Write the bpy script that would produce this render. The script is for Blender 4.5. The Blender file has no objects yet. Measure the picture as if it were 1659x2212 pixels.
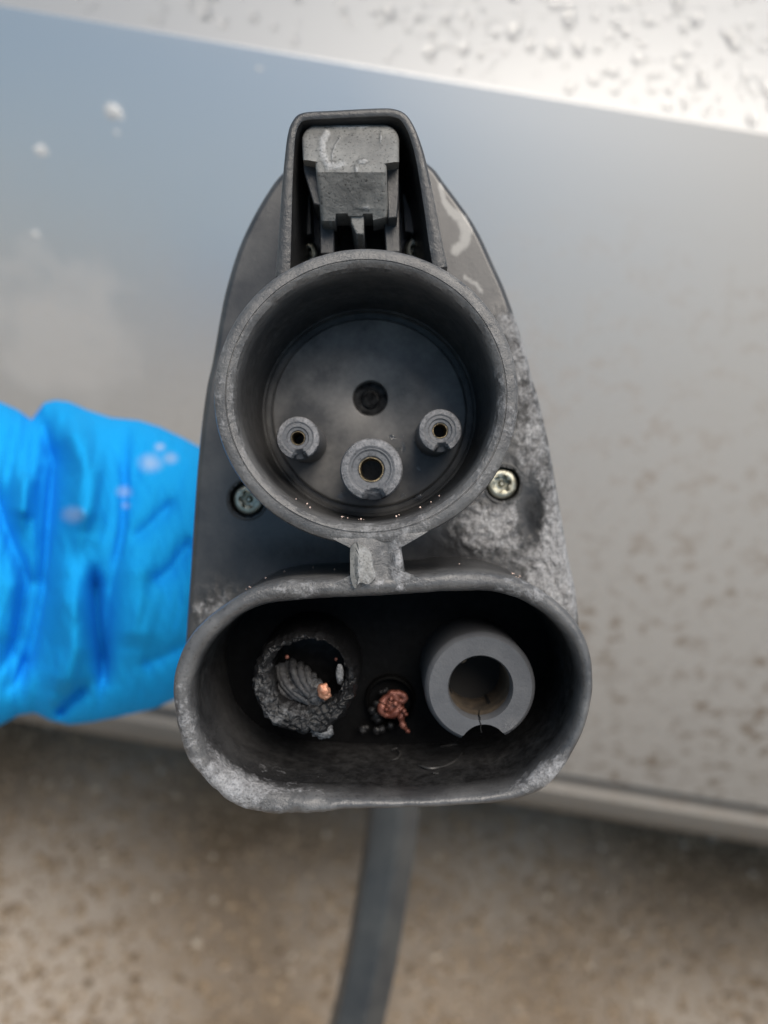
import bpy, bmesh, math, random
import numpy as np
from mathutils import Vector, Matrix, noise as mnoise

# ------------------------------------------------------------------ camera, sky, sun, exposure
scene = bpy.context.scene
COL = scene.collection
F_PX, W_PX, H_PX = 1724.0, 1659.0, 2212.0
PITCH, ROLL, CAM_H = math.radians(40), math.radians(9.5), 0.95
cam_loc = Vector((0, 0, CAM_H))
_fwd = Vector((0, math.cos(PITCH), -math.sin(PITCH)))
_r0 = Vector((1, 0, 0)); _u0 = _r0.cross(_fwd)
R = math.cos(ROLL) * _r0 + math.sin(ROLL) * _u0
U = -math.sin(ROLL) * _r0 + math.cos(ROLL) * _u0
cd = bpy.data.cameras.new('camera'); cam = bpy.data.objects.new('camera', cd); COL.objects.link(cam)
cam.matrix_world = Matrix(((R.x, U.x, -_fwd.x, cam_loc.x), (R.y, U.y, -_fwd.y, cam_loc.y),
                           (R.z, U.z, -_fwd.z, cam_loc.z), (0, 0, 0, 1)))
cd.sensor_fit = 'VERTICAL'; cd.sensor_height = 36.0; cd.sensor_width = 27.0
cd.lens = F_PX / H_PX * 36.0
cd.clip_start = 0.005; cd.clip_end = 500
cd.dof.use_dof = True; cd.dof.focus_distance = 0.117; cd.dof.aperture_fstop = cd.lens / 2.1
scene.camera = cam

SUN_EL, SUN_AZ = math.radians(72), math.radians(140)     # azimuth measured from +Y towards +X
world = bpy.data.worlds.new('World'); scene.world = world; world.use_nodes = True
wn = world.node_tree.nodes; wl = world.node_tree.links; wn.clear()
sky = wn.new('ShaderNodeTexSky'); sky.sky_type = 'NISHITA'; sky.sun_disc = False
sky.sun_elevation = SUN_EL; sky.sun_rotation = SUN_AZ
sky.air_density = 1.0; sky.dust_density = 2.5; sky.ozone_density = 1.0
hs = wn.new('ShaderNodeHueSaturation'); hs.inputs['Saturation'].default_value = 1.25; hs.inputs['Hue'].default_value = 0.475
bg = wn.new('ShaderNodeBackground'); bg.inputs['Strength'].default_value = 0.05
wo = wn.new('ShaderNodeOutputWorld')
wl.new(sky.outputs[0], hs.inputs['Color']); wl.new(hs.outputs[0], bg.inputs[0]); wl.new(bg.outputs[0], wo.inputs[0])
sl = bpy.data.lights.new('sun', 'SUN'); sl.energy = 1.5; sl.angle = math.radians(40); sl.color = (1.0, 0.925, 0.81)
so = bpy.data.objects.new('sun', sl); COL.objects.link(so)
_sd = Vector((math.sin(SUN_AZ) * math.cos(SUN_EL), math.cos(SUN_AZ) * math.cos(SUN_EL), math.sin(SUN_EL)))
so.rotation_euler = _sd.to_track_quat('Z', 'Y').to_euler(); so.location = _sd * 5
vs = scene.view_settings
vs.view_transform = 'Standard'; vs.look = 'None'; vs.gamma = 1.0; vs.exposure = 1.0; vs.use_curve_mapping = False
scene.cycles.use_denoising = True
scene.cycles.max_bounces = 8

# ------------------------------------------------------------------ geometry helpers
VPX, VPY = 830.0, 1060.0            # where the connector's axis meets the picture
def ray(px, py):
    return _fwd + R * ((px - W_PX / 2) / F_PX) - U * ((py - H_PX / 2) / F_PX)
def P(px, py, depth):               # world point
    return cam_loc + ray(px, py) * depth
AX = ray(VPX, VPY).normalized()
PX = (R - AX * R.dot(AX)).normalized(); PZ = PX.cross(AX)
Y0 = 0.115                          # distance of the connector's front rim
ORG = cam_loc + AX * Y0
PLUG = Matrix(((PX.x, AX.x, PZ.x, ORG.x), (PX.y, AX.y, PZ.y, ORG.y), (PX.z, AX.z, PZ.z, ORG.z), (0, 0, 0, 1)))
def L(px, py, y=0.0):               # connector-local point seen at a pixel, at local depth y (metres behind the rim)
    d = ray(px, py); Y = Y0 + y
    d = d / d.dot(AX)
    p = d * Y
    return Vector((p.dot(PX), y, p.dot(PZ)))
def S(npx, y=0.0): return npx / F_PX * (Y0 + y)
def pix(p):                         # approximate picture position of a connector-local point
    Y = Y0 + p[1]
    return VPX + p[0] / Y * F_PX, VPY - p[2] / Y * F_PX

def nz(v, s, o=0.0):
    return mnoise.noise(Vector((v[0] * s + o, v[1] * s - o, v[2] * s + 2 * o)))
def fbm(v, s, o=0.0, n=4):
    return mnoise.fractal(Vector((v[0] * s + o, v[1] * s, v[2] * s - o)), 0.9, 2.0, n)

def mesh_obj(name, verts, faces, mat, parent=None, sharp=35, recalc=True, attrs=None, world=False):
    me = bpy.data.meshes.new(name)
    me.from_pydata([tuple(v) for v in verts], [], faces)
    if recalc:
        bm = bmesh.new(); bm.from_mesh(me); bmesh.ops.recalc_face_normals(bm, faces=bm.faces); bm.to_mesh(me); bm.free()
    me.polygons.foreach_set('use_smooth', [True] * len(me.polygons))
    if sharp is not None: me.set_sharp_from_angle(angle=math.radians(sharp))
    if attrs:
        for k, vals in attrs.items():
            a = me.attributes.new(k, 'FLOAT', 'POINT'); a.data.foreach_set('value', [float(x) for x in vals])
    me.materials.append(mat)
    o = bpy.data.objects.new(name, me); COL.objects.link(o)
    if parent: o.parent = parent
    return o

def empty(name, label, cat, mw=None, group=None):
    o = bpy.data.objects.new(name, None); COL.objects.link(o); o.empty_display_size = 0.02
    if mw is not None: o.matrix_world = mw
    o['label'] = label; o['category'] = cat
    if group: o['group'] = group
    return o
def tag(o, label, cat, group=None, kind=None):
    o['label'] = label; o['category'] = cat
    if group: o['group'] = group
    if kind: o['kind'] = kind
    return o

def loft(loops, closed=True, cap0=False, cap1=False, base=0):
    n = len(loops[0]); V = []; Fc = []
    for lp in loops: V += list(lp)
    m = n if closed else n - 1
    for i in range(len(loops) - 1):
        for j in range(m):
            a = i * n + j; b = i * n + (j + 1) % n
            Fc.append((base + a, base + b, base + b + n, base + a + n))
    if cap0: Fc.append(tuple(base + j for j in range(n)))
    if cap1: Fc.append(tuple(base + (len(loops) - 1) * n + j for j in range(n)))
    return V, Fc
class MB:
    def __init__(s): s.v = []; s.f = []
    def add(s, VF):
        V, Fc = VF; b = len(s.v); s.v += [Vector(v) for v in V]; s.f += [tuple(b + i for i in f) for f in Fc]
    def loft(s, loops, **k): s.add(loft(loops, **k))
    def ball(s, c, r, seg=10, rings=7, sc=(1, 1, 1), nzs=0, amp=0, off=0):
        loops = []
        for i in range(rings + 1):
            t = math.pi * (0.02 + 0.96 * i / rings)
            lp = []
            for j in range(seg):
                a = 2 * math.pi * j / seg
                d = Vector((math.sin(t) * math.cos(a), math.sin(t) * math.sin(a), math.cos(t)))
                k = r * (1 + (amp * nz(d, nzs, off) if amp else 0))
                lp.append(Vector(c) + Vector((d.x * k * sc[0], d.y * k * sc[1], d.z * k * sc[2])))
            loops.append(lp)
        s.loft(loops, cap0=True, cap1=True)
    def tube(s, pts, rads, seg=10):
        pts = [Vector(p) for p in pts]; loops = []; up = None
        for i, p in enumerate(pts):
            t = (pts[min(i + 1, len(pts) - 1)] - pts[max(i - 1, 0)]).normalized()
            if up is None: up = t.orthogonal().normalized()
            up = (up - t * up.dot(t)).normalized(); sd = t.cross(up)
            loops.append([p + (up * math.cos(a) + sd * math.sin(a)) * rads[i] for a in [2 * math.pi * j / seg for j in range(seg)]])
        s.loft(loops, cap0=True, cap1=True)
    def build(s, name, mat, parent=None, **k): return mesh_obj(name, s.v, s.f, mat, parent, **k)

def catmull(pts, n, closed=True):
    pts = [Vector(p) for p in pts]; m = len(pts); out = []
    segs = m if closed else m - 1
    g = lambda i: pts[i % m] if closed else pts[max(0, min(m - 1, i))]
    dense = []
    for i in range(segs):
        p0, p1, p2, p3 = g(i - 1), g(i), g(i + 1), g(i + 2)
        for k in range(16):
            t = k / 16
            dense.append(0.5 * ((2 * p1) + (p2 - p0) * t + (2 * p0 - 5 * p1 + 4 * p2 - p3) * t * t + (3 * p1 - p0 - 3 * p2 + p3) * t ** 3))
    if closed: dense.append(dense[0].copy())
    else: dense.append(pts[-1].copy())
    d = [0.0]
    for a, b in zip(dense, dense[1:]): d.append(d[-1] + (b - a).length)
    tot = d[-1]; j = 0
    for k in range(n):
        t = tot * k / (n if closed else n - 1)
        while j < len(d) - 2 and d[j + 1] < t: j += 1
        f = (t - d[j]) / max(1e-12, d[j + 1] - d[j])
        out.append(dense[j].lerp(dense[j + 1], min(1, f)))
    return out

def lathe_loops(c, prof, n=96, ez=1.0, scal=None):
    """profile (radius, local y) round the connector's axis direction at centre c=(x,z)"""
    loops = []
    for r, y in prof:
        lp = []
        for j in range(n):
            a = 2 * math.pi * j / n
            k = scal(a, y) if scal else 1.0
            lp.append(Vector((c[0] + r * k * math.cos(a), y, c[1] + r * k * math.sin(a) * ez)))
        loops.append(lp)
    return loops

# ------------------------------------------------------------------ materials
def newmat(name):
    m = bpy.data.materials.new(name); m.use_nodes = True
    nt = m.node_tree; b = nt.nodes['Principled BSDF']; return m, nt, b
def node(nt, t, **kw):
    n = nt.nodes.new(t)
    for k, v in kw.items(): setattr(n, k, v)
    return n
def tex(nt, scale, detail=6, rough=0.6, coord=None, dist=0.0):
    n = node(nt, 'ShaderNodeTexNoise'); n.inputs['Scale'].default_value = scale
    n.inputs['Detail'].default_value = detail; n.inputs['Roughness'].default_value = rough; n.inputs['Distortion'].default_value = dist
    if coord: nt.links.new(coord, n.inputs['Vector'])
    return n
def ramp(nt, src, stops):
    r = node(nt, 'ShaderNodeValToRGB'); e = r.color_ramp.elements
    while len(e) < len(stops): e.new(0.5)
    for el, (p, c) in zip(e, stops):
        el.position = p; el.color = (c, c, c, 1) if isinstance(c, (int, float)) else (*c, 1)
    nt.links.new(src, r.inputs[0]); return r
def mixc(nt, fac, a, b):
    m = node(nt, 'ShaderNodeMix', data_type='RGBA')
    for s, v in ((0, fac), (6, a), (7, b)):
        if hasattr(v, 'is_linked'): nt.links.new(v, m.inputs[s])
        elif isinstance(v, (int, float)): m.inputs[s].default_value = v
        else: m.inputs[s].default_value = (*v, 1)
    return m.outputs[2]
def math_(nt, op, a, b=None, clamp=False):
    m = node(nt, 'ShaderNodeMath', operation=op); m.use_clamp = clamp
    for s, v in ((0, a), (1, b)):
        if v is None: continue
        if hasattr(v, 'is_linked'): nt.links.new(v, m.inputs[s])
        else: m.inputs[s].default_value = v
    return m.outputs[0]
def bump(nt, b, h, dist, strength=1.0):
    n = node(nt, 'ShaderNodeBump'); n.inputs['Distance'].default_value = dist; n.inputs['Strength'].default_value = strength
    nt.links.new(h, n.inputs['Height']); nt.links.new(n.outputs[0], b.inputs['Normal']); return n

def plastic(name, base=(0.062, 0.062, 0.064), dust=(0.13, 0.128, 0.124), ash=(0.33, 0.33, 0.345), rough=0.5, pits=1.0, dusty=0.5, spec=0.5):
    m, nt, b = newmat(name)
    co = node(nt, 'ShaderNodeTexCoord').outputs['Object']
    big = tex(nt, 140, 6, 0.65, co); fine = tex(nt, 2600, 3, 0.6, co); mid = tex(nt, 620, 8, 0.72, co, 0.3)
    at = node(nt, 'ShaderNodeAttribute', attribute_name='ash'); st = node(nt, 'ShaderNodeAttribute', attribute_name='soot_shade')
    d = ramp(nt, big.outputs[0], [(0.36, 0.0), (0.68, dusty)])
    c = mixc(nt, d.outputs[0], base, dust)
    # pitted dark specks
    sp = ramp(nt, fine.outputs[0], [(0.34, 1.0), (0.42, 0.0)])
    c = mixc(nt, math_(nt, 'MULTIPLY', sp.outputs[0], 0.55 * pits), c, (0.02, 0.02, 0.021))
    # near-black layer: burnt-on soot, and shade put into the colour of cavities
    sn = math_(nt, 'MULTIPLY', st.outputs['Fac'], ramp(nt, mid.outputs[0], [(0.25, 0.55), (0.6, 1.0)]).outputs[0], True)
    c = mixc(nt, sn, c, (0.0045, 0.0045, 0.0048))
    # pale ash crust: needs both the region and the grain
    a1 = math_(nt, 'ADD', at.outputs['Fac'], math_(nt, 'MULTIPLY', math_(nt, 'SUBTRACT', mid.outputs[0], 0.5), 1.7))
    am = ramp(nt, a1, [(0.36, 0.0), (0.78, 1.0)]).outputs[0]
    am = math_(nt, 'MULTIPLY', am, ramp(nt, fine.outputs[0], [(0.3, 0.35), (0.6, 1.0)]).outputs[0])
    am = math_(nt, 'MULTIPLY', am, ramp(nt, at.outputs['Fac'], [(0.02, 0.0), (0.3, 1.0)]).outputs[0])
    c = mixc(nt, am, c, ash)
    sm_ = node(nt, 'ShaderNodeAttribute', attribute_name='smear')
    sf = math_(nt, 'MULTIPLY', ramp(nt, math_(nt, 'ADD', sm_.outputs['Fac'], math_(nt, 'MULTIPLY', math_(nt, 'SUBTRACT', mid.outputs[0], 0.5), 1.6)), [(0.25, 0.0), (0.9, 1.0)]).outputs[0], 0.62)
    c = mixc(nt, sf, c, (0.42, 0.415, 0.40))
    nt.links.new(c, b.inputs['Base Color'])
    rr = math_(nt, 'ADD', math_(nt, 'MULTIPLY', big.outputs[0], 0.25), rough - 0.12)
    rr = math_(nt, 'ADD', rr, math_(nt, 'MULTIPLY', am, 0.25), True)
    nt.links.new(rr, b.inputs['Roughness'])
    nt.links.new(math_(nt, 'MULTIPLY', math_(nt, 'SUBTRACT', 1.0, math_(nt, 'MULTIPLY', sn, 0.92)), spec), b.inputs['Specular IOR Level'])
    grain = tex(nt, 1350, 4, 0.7, co)
    h = math_(nt, 'ADD', math_(nt, 'ADD', math_(nt, 'MULTIPLY', fine.outputs[0], 0.16 * pits), math_(nt, 'MULTIPLY', math_(nt, 'MULTIPLY', grain.outputs[0], at.outputs['Fac']), 1.2)), math_(nt, 'MULTIPLY', mid.outputs[0], math_(nt, 'ADD', math_(nt, 'MULTIPLY', at.outputs['Fac'], 1.9), 0.06)))
    bump(nt, b, h, 0.0004, 0.9)
    return m

M_PLASTIC = plastic('grey_plastic', base=(0.042, 0.042, 0.044), dust=(0.115, 0.114, 0.112), rough=0.33, pits=0.25, spec=0.75, ash=(0.48, 0.48, 0.49))
M_RIM = plastic('worn_rim_plastic', base=(0.07, 0.07, 0.073), dust=(0.185, 0.184, 0.183), ash=(0.46, 0.46, 0.475), dusty=0.7, pits=0.9, rough=0.36, spec=0.8)
M_INNER = plastic('dark_plastic', base=(0.03, 0.03, 0.031), dust=(0.075, 0.074, 0.072), dusty=0.45, rough=0.42, pits=0.4)
M_CHAR = plastic('charred_plastic', base=(0.012, 0.012, 0.013), dust=(0.035, 0.035, 0.037), ash=(0.24, 0.245, 0.255), rough=0.38, pits=0.6, dusty=0.5)
M_BLACK = plastic('sooty_shaded_plastic', base=(0.003, 0.003, 0.0032), dust=(0.009, 0.009, 0.009), ash=(0.12, 0.12, 0.125), rough=0.5, pits=0.5, dusty=0.6, spec=0.18)  # sooty, with the cavity's shade also put into this near-black colour
M_LATCH = plastic('latch_plastic', base=(0.15, 0.15, 0.145), dust=(0.34, 0.336, 0.322), ash=(0.52, 0.52, 0.52), rough=0.6, pits=1.2, dusty=0.8)
M_PIN = plastic('contact_plastic', base=(0.115, 0.12, 0.132), dust=(0.2, 0.205, 0.215), rough=0.55, pits=1.0, dusty=0.5)
M_POWER = plastic('power_contact_plastic', base=(0.085, 0.088, 0.096), dust=(0.15, 0.154, 0.163), rough=0.5, pits=0.25, dusty=0.5)

def simple(name, c, rough, metal=0.0, nscale=0, namp=0.0, c2=None, bdist=0.0):
    m, nt, b = newmat(name)
    b.inputs['Base Color'].default_value = (*c, 1); b.inputs['Roughness'].default_value = rough; b.inputs['Metallic'].default_value = metal
    if nscale:
        co = node(nt, 'ShaderNodeTexCoord').outputs['Object']; t = tex(nt, nscale, 6, 0.65, co)
        if c2: nt.links.new(mixc(nt, ramp(nt, t.outputs[0], [(0.35, 0), (0.65, 1)]).outputs[0], c, c2), b.inputs['Base Color'])
        if bdist: bump(nt, b, t.outputs[0], bdist, 1.0)
    return m
M_SCREW = simple('zinc_screw', (0.55, 0.55, 0.47), 0.38, 0.9, 700, 0, (0.34, 0.32, 0.24), 0.0002)
M_BRASS = simple('tarnished_contact', (0.32, 0.25, 0.15), 0.45, 0.8, 900, 0, (0.12, 0.10, 0.07), 0.0002)
M_LINER = simple('burnt_contact_lining', (0.16, 0.125, 0.09), 0.55, 0.35, 500, 0, (0.07, 0.06, 0.05), 0.0002)
M_SPARK = simple('pale_spatter', (0.75, 0.58, 0.52), 0.3, 0.3)
M_COPPER = simple('bare_copper', (0.62, 0.34, 0.23), 0.42, 0.55, 900, 0, (0.42, 0.17, 0.10), 0.00025)
M_COPPERRED = simple('melted_copper', (0.33, 0.135, 0.10), 0.36, 0.35, 600, 0, (0.14, 0.04, 0.026), 0.0003)
M_CRACK_SHADE = simple('crack_shade_black', (0.004, 0.004, 0.004), 0.8)
M_CABLE = simple('cable_rubber', (0.045, 0.047, 0.050), 0.36, 0.0, 60, 0, (0.075, 0.076, 0.074), 0.0002)
M_SKIN = simple('skin', (0.55, 0.33, 0.24), 0.5, 0, 300, 0, (0.48, 0.27, 0.2), 0.0002)

# ------------------------------------------------------------------ SETTING: ground and car
def car_paint(name, base, metal, rough, dirt):
    m, nt, b = newmat(name)
    co = node(nt, 'ShaderNodeTexCoord').outputs['Object']
    b.inputs['Metallic'].default_value = metal; b.inputs['Coat Weight'].default_value = 0.25; b.inputs['Coat Roughness'].default_value = 0.12
    n1 = tex(nt, 100, 5, 0.62, co); n2 = tex(nt, 9, 3, 0.5, co)
    sep = node(nt, 'ShaderNodeSeparateXYZ'); nt.links.new(co, sep.inputs[0])
    # road dirt splashed low on the panel, more towards the right
    def mr(src, a_, b_):
        n_ = node(nt, 'ShaderNodeMapRange'); n_.inputs[1].default_value = a_; n_.inputs[2].default_value = b_; nt.links.new(src, n_.inputs[0]); return n_.outputs[0]
    lowz = mr(sep.outputs[2], 0.84, 0.62); rgt = mr(sep.outputs[0], -0.06, 0.10)
    blot = ramp(nt, n1.outputs[0], [(0.50, 0.0), (0.62, 1.0)]); n3 = tex(nt, 26, 4, 0.6, co)
    reg = math_(nt, 'MULTIPLY', lowz, math_(nt, 'ADD', math_(nt, 'MULTIPLY', rgt, 0.85), 0.15))
    f = math_(nt, 'MULTIPLY', math_(nt, 'MULTIPLY', blot.outputs[0], reg), 0.85 * dirt, True)
    f = math_(nt, 'MULTIPLY', f, ramp(nt, n3.outputs[0], [(0.38, 0.25), (0.58, 1.0)]).outputs[0])
    film = math_(nt, 'MULTIPLY', math_(nt, 'MULTIPLY', mr(sep.outputs[2], 0.86, 0.55), math_(nt, 'ADD', n2.outputs[0], 0.25)), 0.75 * dirt, True)
    film = math_(nt, 'MAXIMUM', film, math_(nt, 'MULTIPLY', mr(sep.outputs[0], -0.05, 0.16), 0.5 * dirt))
    vd = node(nt, 'ShaderNodeVectorMath', operation='DISTANCE'); nt.links.new(co, vd.inputs[0]); vd.inputs[1].default_value = SMUDGE
    smd = math_(nt, 'MULTIPLY', mr(math_(nt, 'ADD', vd.outputs['Value'], math_(nt, 'MULTIPLY', math_(nt, 'SUBTRACT', n3.outputs[0], 0.5), 0.09)), 0.058, 0.034), 0.32 * dirt)
    c = mixc(nt, film, base, (0.49, 0.44, 0.375)); c = mixc(nt, smd, c, (0.55, 0.52, 0.48)); c = mixc(nt, f, c, (0.20, 0.135, 0.08))
    film = math_(nt, 'ADD', film, smd, True)
    nt.links.new(c, b.inputs['Base Color'])
    nt.links.new(math_(nt, 'ADD', math_(nt, 'ADD', math_(nt, 'MULTIPLY', film, 0.5), math_(nt, 'MULTIPLY', f, 0.5)), rough, True), b.inputs['Roughness'])
    nt.links.new(math_(nt, 'MULTIPLY', math_(nt, 'SUBTRACT', 1.0, math_(nt, 'ADD', film, f), True), metal), b.inputs['Metallic'])
    return m
_sm = cam_loc + ray(60, 740) * (0.33 / ray(60, 740).y); SMUDGE = (_sm.x, _sm.y - 0.70, _sm.z)
M_PAINT = car_paint('silver_paint', (0.74, 0.75, 0.76), 0.8, 0.36, 1.0)
M_PAINT_TOP = car_paint('wet_silver_paint', (0.40, 0.405, 0.41), 0.45, 0.46, 0.0)
M_SILL = car_paint('sill_paint', (0.12, 0.118, 0.113), 0.15, 0.5, 0.35)
M_UNDER = simple('underbody_black', (0.02, 0.02, 0.02), 0.7)

gm, gnt, gb = newmat('wet_ground')
gco = node(gnt, 'ShaderNodeTexCoord').outputs['Object']
g1 = tex(gnt, 22, 6, 0.7, gco); g2 = tex(gnt, 210, 4, 0.65, gco); g3 = tex(gnt, 2.2, 3, 0.5, gco)
gc = mixc(gnt, ramp(gnt, g1.outputs[0], [(0.35, 0), (0.68, 1)]).outputs[0], (0.155, 0.10, 0.052), (0.31, 0.225, 0.142))
gc = mixc(gnt, ramp(gnt, g2.outputs[0], [(0.35, 0), (0.7, 1)]).outputs[0], mixc(gnt, 0.55, gc, (0.06, 0.05, 0.04)), gc)
gc = mixc(gnt, ramp(gnt, g3.outputs[0], [(0.42, 0), (0.62, 0.75)]).outputs[0], gc, (0.46, 0.405, 0.345))
_pp = ray(120, 2150); _pp = cam_loc + _pp * (-cam_loc.z / _pp.z)
gv = node(gnt, 'ShaderNodeVectorMath', operation='DISTANCE'); gnt.links.new(gco, gv.inputs[0]); gv.inputs[1].default_value = (_pp.x - 0.05, _pp.y - 0.06, 0)
gmr = node(gnt, 'ShaderNodeMapRange'); gmr.inputs[1].default_value = 0.30; gmr.inputs[2].default_value = 0.08
gnt.links.new(math_(gnt, 'ADD', gv.outputs['Value'], math_(gnt, 'MULTIPLY', math_(gnt, 'SUBTRACT', g1.outputs[0], 0.5), 0.3)), gmr.inputs[0])
gc = mixc(gnt, math_(gnt, 'MULTIPLY', gmr.outputs[0], 0.75), gc, (0.50, 0.435, 0.37))
gnt.links.new(gc, gb.inputs['Base Color']); gb.inputs['Roughness'].default_value = 0.62
bump(gnt, gb, g2.outputs[0], 0.004, 0.8)
GV = [(-60, -60, 0), (60, -60, 0), (60, 60, 0), (-60, 60, 0)]
ground = mesh_obj('ground', GV, [(0, 1, 2, 3)], gm, sharp=None, recalc=False); ground['kind'] = 'structure'
ground['label'] = 'wet brown gritty ground below the car'

rng = random.Random(7)
def pebbles(name, n, r0, r1, mat, seed):
    rg = random.Random(seed); V = []; Fc = []
    ico = [(0, 0, 1), (0.9, 0, 0.25), (0.28, 0.86, 0.25), (-0.73, 0.53, 0.25), (-0.73, -0.53, 0.25), (0.28, -0.86, 0.25)]
    fac = [(0, 1, 2), (0, 2, 3), (0, 3, 4), (0, 4, 5), (0, 5, 1)]
    base = [(1.0, 0, -0.4), (0.31, 0.95, -0.4), (-0.81, 0.59, -0.4), (-0.81, -0.59, -0.4), (0.31, -0.95, -0.4)]
    for i in range(n):
        x = rg.uniform(-1.1, 1.1); y = rg.uniform(-0.3, 0.85); r = r0 + (r1 - r0) * rg.random() ** 3; a = rg.uniform(0, 6.28); fl = rg.uniform(0.5, 0.9)
        b = len(V); ca, sa = math.cos(a), math.sin(a); ex = rg.uniform(0.7, 1.2)
        tx, ty = rg.uniform(-.3, .3), rg.uniform(-.3, .3)
        for p in ico + base:
            px_, py_ = p[0] * ex, p[1]
            V.append((x + r * (px_ * ca - py_ * sa), y + r * (px_ * sa + py_ * ca), r * fl * (p[2] + 0.25 + tx * p[0] + ty * p[1])))
        Fc += [tuple(b + k for k in f) for f in fac]
        for k in range(5):
            u, v = 1 + k, 1 + (k + 1) % 5
            Fc.append((b + u, b + 5 + u, b + 5 + v, b + v))
    o = mesh_obj(name, V, Fc, mat, sharp=None, recalc=False)
    return o
M_GRIT = simple('grit', (0.42, 0.315, 0.21), 0.3, 0, 120, 0, (0.10, 0.07, 0.042), 0)
M_PEB = simple('pale_pebble', (0.55, 0.48, 0.39), 0.06, 0, 40, 0, (0.36, 0.29, 0.22), 0)
o = pebbles('gravel', 48000, 0.0016, 0.0055, M_GRIT, 3); tag(o, 'loose brown grit and gravel strewn over the wet ground', 'gravel', kind='stuff')
o = pebbles('pale_gravel', 2000, 0.002, 0.0060, M_PEB, 5); tag(o, 'scattered pale wet pebbles glinting among the brown grit', 'gravel', kind='stuff')

# car body: a profile swept along world X
DC = 0.40
def on_y(px, py, y):
    d = ray(px, py); t = (y - cam_loc.y) / d.y; return cam_loc + d * t
pc = on_y(829, 150, DC); ps = on_y(829, 1620, DC + 0.03)
zc, zs = pc.z, ps.z
car = empty('car', 'silver car with a dirty lower side panel and wet upper panel behind the connector', 'car', Matrix.Translation((0, DC + 0.3, 0)))
def sweep(name, prof, mat, x0=-1.6, x1=1.6, n=64, sharp=50):
    loops = []
    for i in range(n + 1):
        x = x0 + (x1 - x0) * i / n
        bow = 0.016 * (x / 1.6) ** 2
        loops.append([Vector((x, y - (DC + 0.3) + bow, z)) for y, z in prof])
    V, Fc = loft(loops, closed=False)
    o = mesh_obj(name, V, Fc, mat, car, sharp=sharp, recalc=False); return o
def arcprof(y, z, angs, step):       # walk down a surface; angle = lean back of the normal (deg)
    out = [(y, z)]
    for a in angs:
        a = math.radians(a); y -= math.sin(a) * step; z -= math.cos(a) * step; out.append((y, z))
    return out
npan = 40
def vpix(y, z):
    v = Vector((0, y, z)) - cam_loc; return H_PX / 2 - v.dot(U) / v.dot(_fwd) * F_PX
hgt = 0.2
while True:
    angs = [22 * (1 - (i / (npan - 1))) ** 1.1 - 4 * (i / (npan - 1)) for i in range(npan)]
    st_ = hgt / sum(math.cos(math.radians(a)) for a in angs)
    yq = DC - 0.007 - sum(math.sin(math.radians(a)) for a in angs) * st_
    if vpix(yq, zc - 0.007 - hgt) > 1622 or hgt > 0.7: break
    hgt += 0.004
angs = [22 * (1 - (i / (npan - 1))) ** 1.1 - 4 * (i / (npan - 1)) for i in range(npan)]
step = hgt / sum(math.cos(math.radians(a)) for a in angs)
# rounded shoulder between upper panel and side panel
TOPANG = 52
sh = arcprof(DC, zc, [TOPANG - (TOPANG - 22) * k / 8 for k in range(9)], 0.00006)
side = sh + arcprof(sh[-1][0], sh[-1][1], angs, step)[1:]
up = [(DC, zc)]
for k in range(30):
    a = math.radians(TOPANG + 10 * k / 30); up.append((up[-1][0] + math.sin(a) * 0.02, up[-1][1] + math.cos(a) * 0.02))
sweep('side_panel', side, M_PAINT); sweep('upper_panel', up[::-1], M_PAINT_TOP)
yb, zb = side[-1]
sweep('sill', [(yb, zb), (yb + 0.016, zb - 0.001), (yb + 0.018, zb - 0.009), (yb + 0.006, zb - 0.013), (yb - 0.004, zb - 0.016), (yb - 0.007, zb - 0.03), (yb - 0.004, zb - 0.042), (yb + 0.01, zb - 0.05), (yb + 0.05, zb - 0.052)], M_SILL)
sweep('underbody', [(yb + 0.05, zb - 0.05), (yb + 0.9, zb - 0.04), (up[-1][0] + 0.4, up[-1][1])], M_UNDER)

M_FLECK = simple('white_residue', (0.85, 0.85, 0.84), 0.5)
def panel_y(z):
    for (ya, za), (yb2, zb2) in zip(side, side[1:]):
        if zb2 <= z <= za: return ya + (yb2 - ya) * (za - z) / (za - zb2)
    return DC
for k, (fx, fy, fr) in enumerate([(245, 246, 0.0042), (88, 328, 0.0030), (76, 508, 0.0020), (252, 288, 0.0012), (560, 150, 0.0012)]):
    p = on_y(fx, fy, DC)
    for _ in range(6): p = on_y(fx, fy, panel_y(p.z) + 0.016 * (p.x / 1.6) ** 2)
    mb = MB(); q = p - Vector((0, DC + 0.3, 0))
    mb.ball(q, fr, 18, 10, (1.0, 0.25, 0.95), 2.5, 0.5, k); mb.ball(q + Vector((fr * 0.8, 0, -fr * 0.5)), fr * 0.5, 12, 8, (1.2, 0.3, 0.8), 2.5, 0.5, k + 9); mb.ball(q + Vector((-fr * 0.3, 0, -fr * 1.2)), fr * 0.35, 10, 7, (0.7, 0.3, 1.2), 2.5, 0.4, k + 5)
    mb.build('white_fleck', M_FLECK, car)

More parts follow.
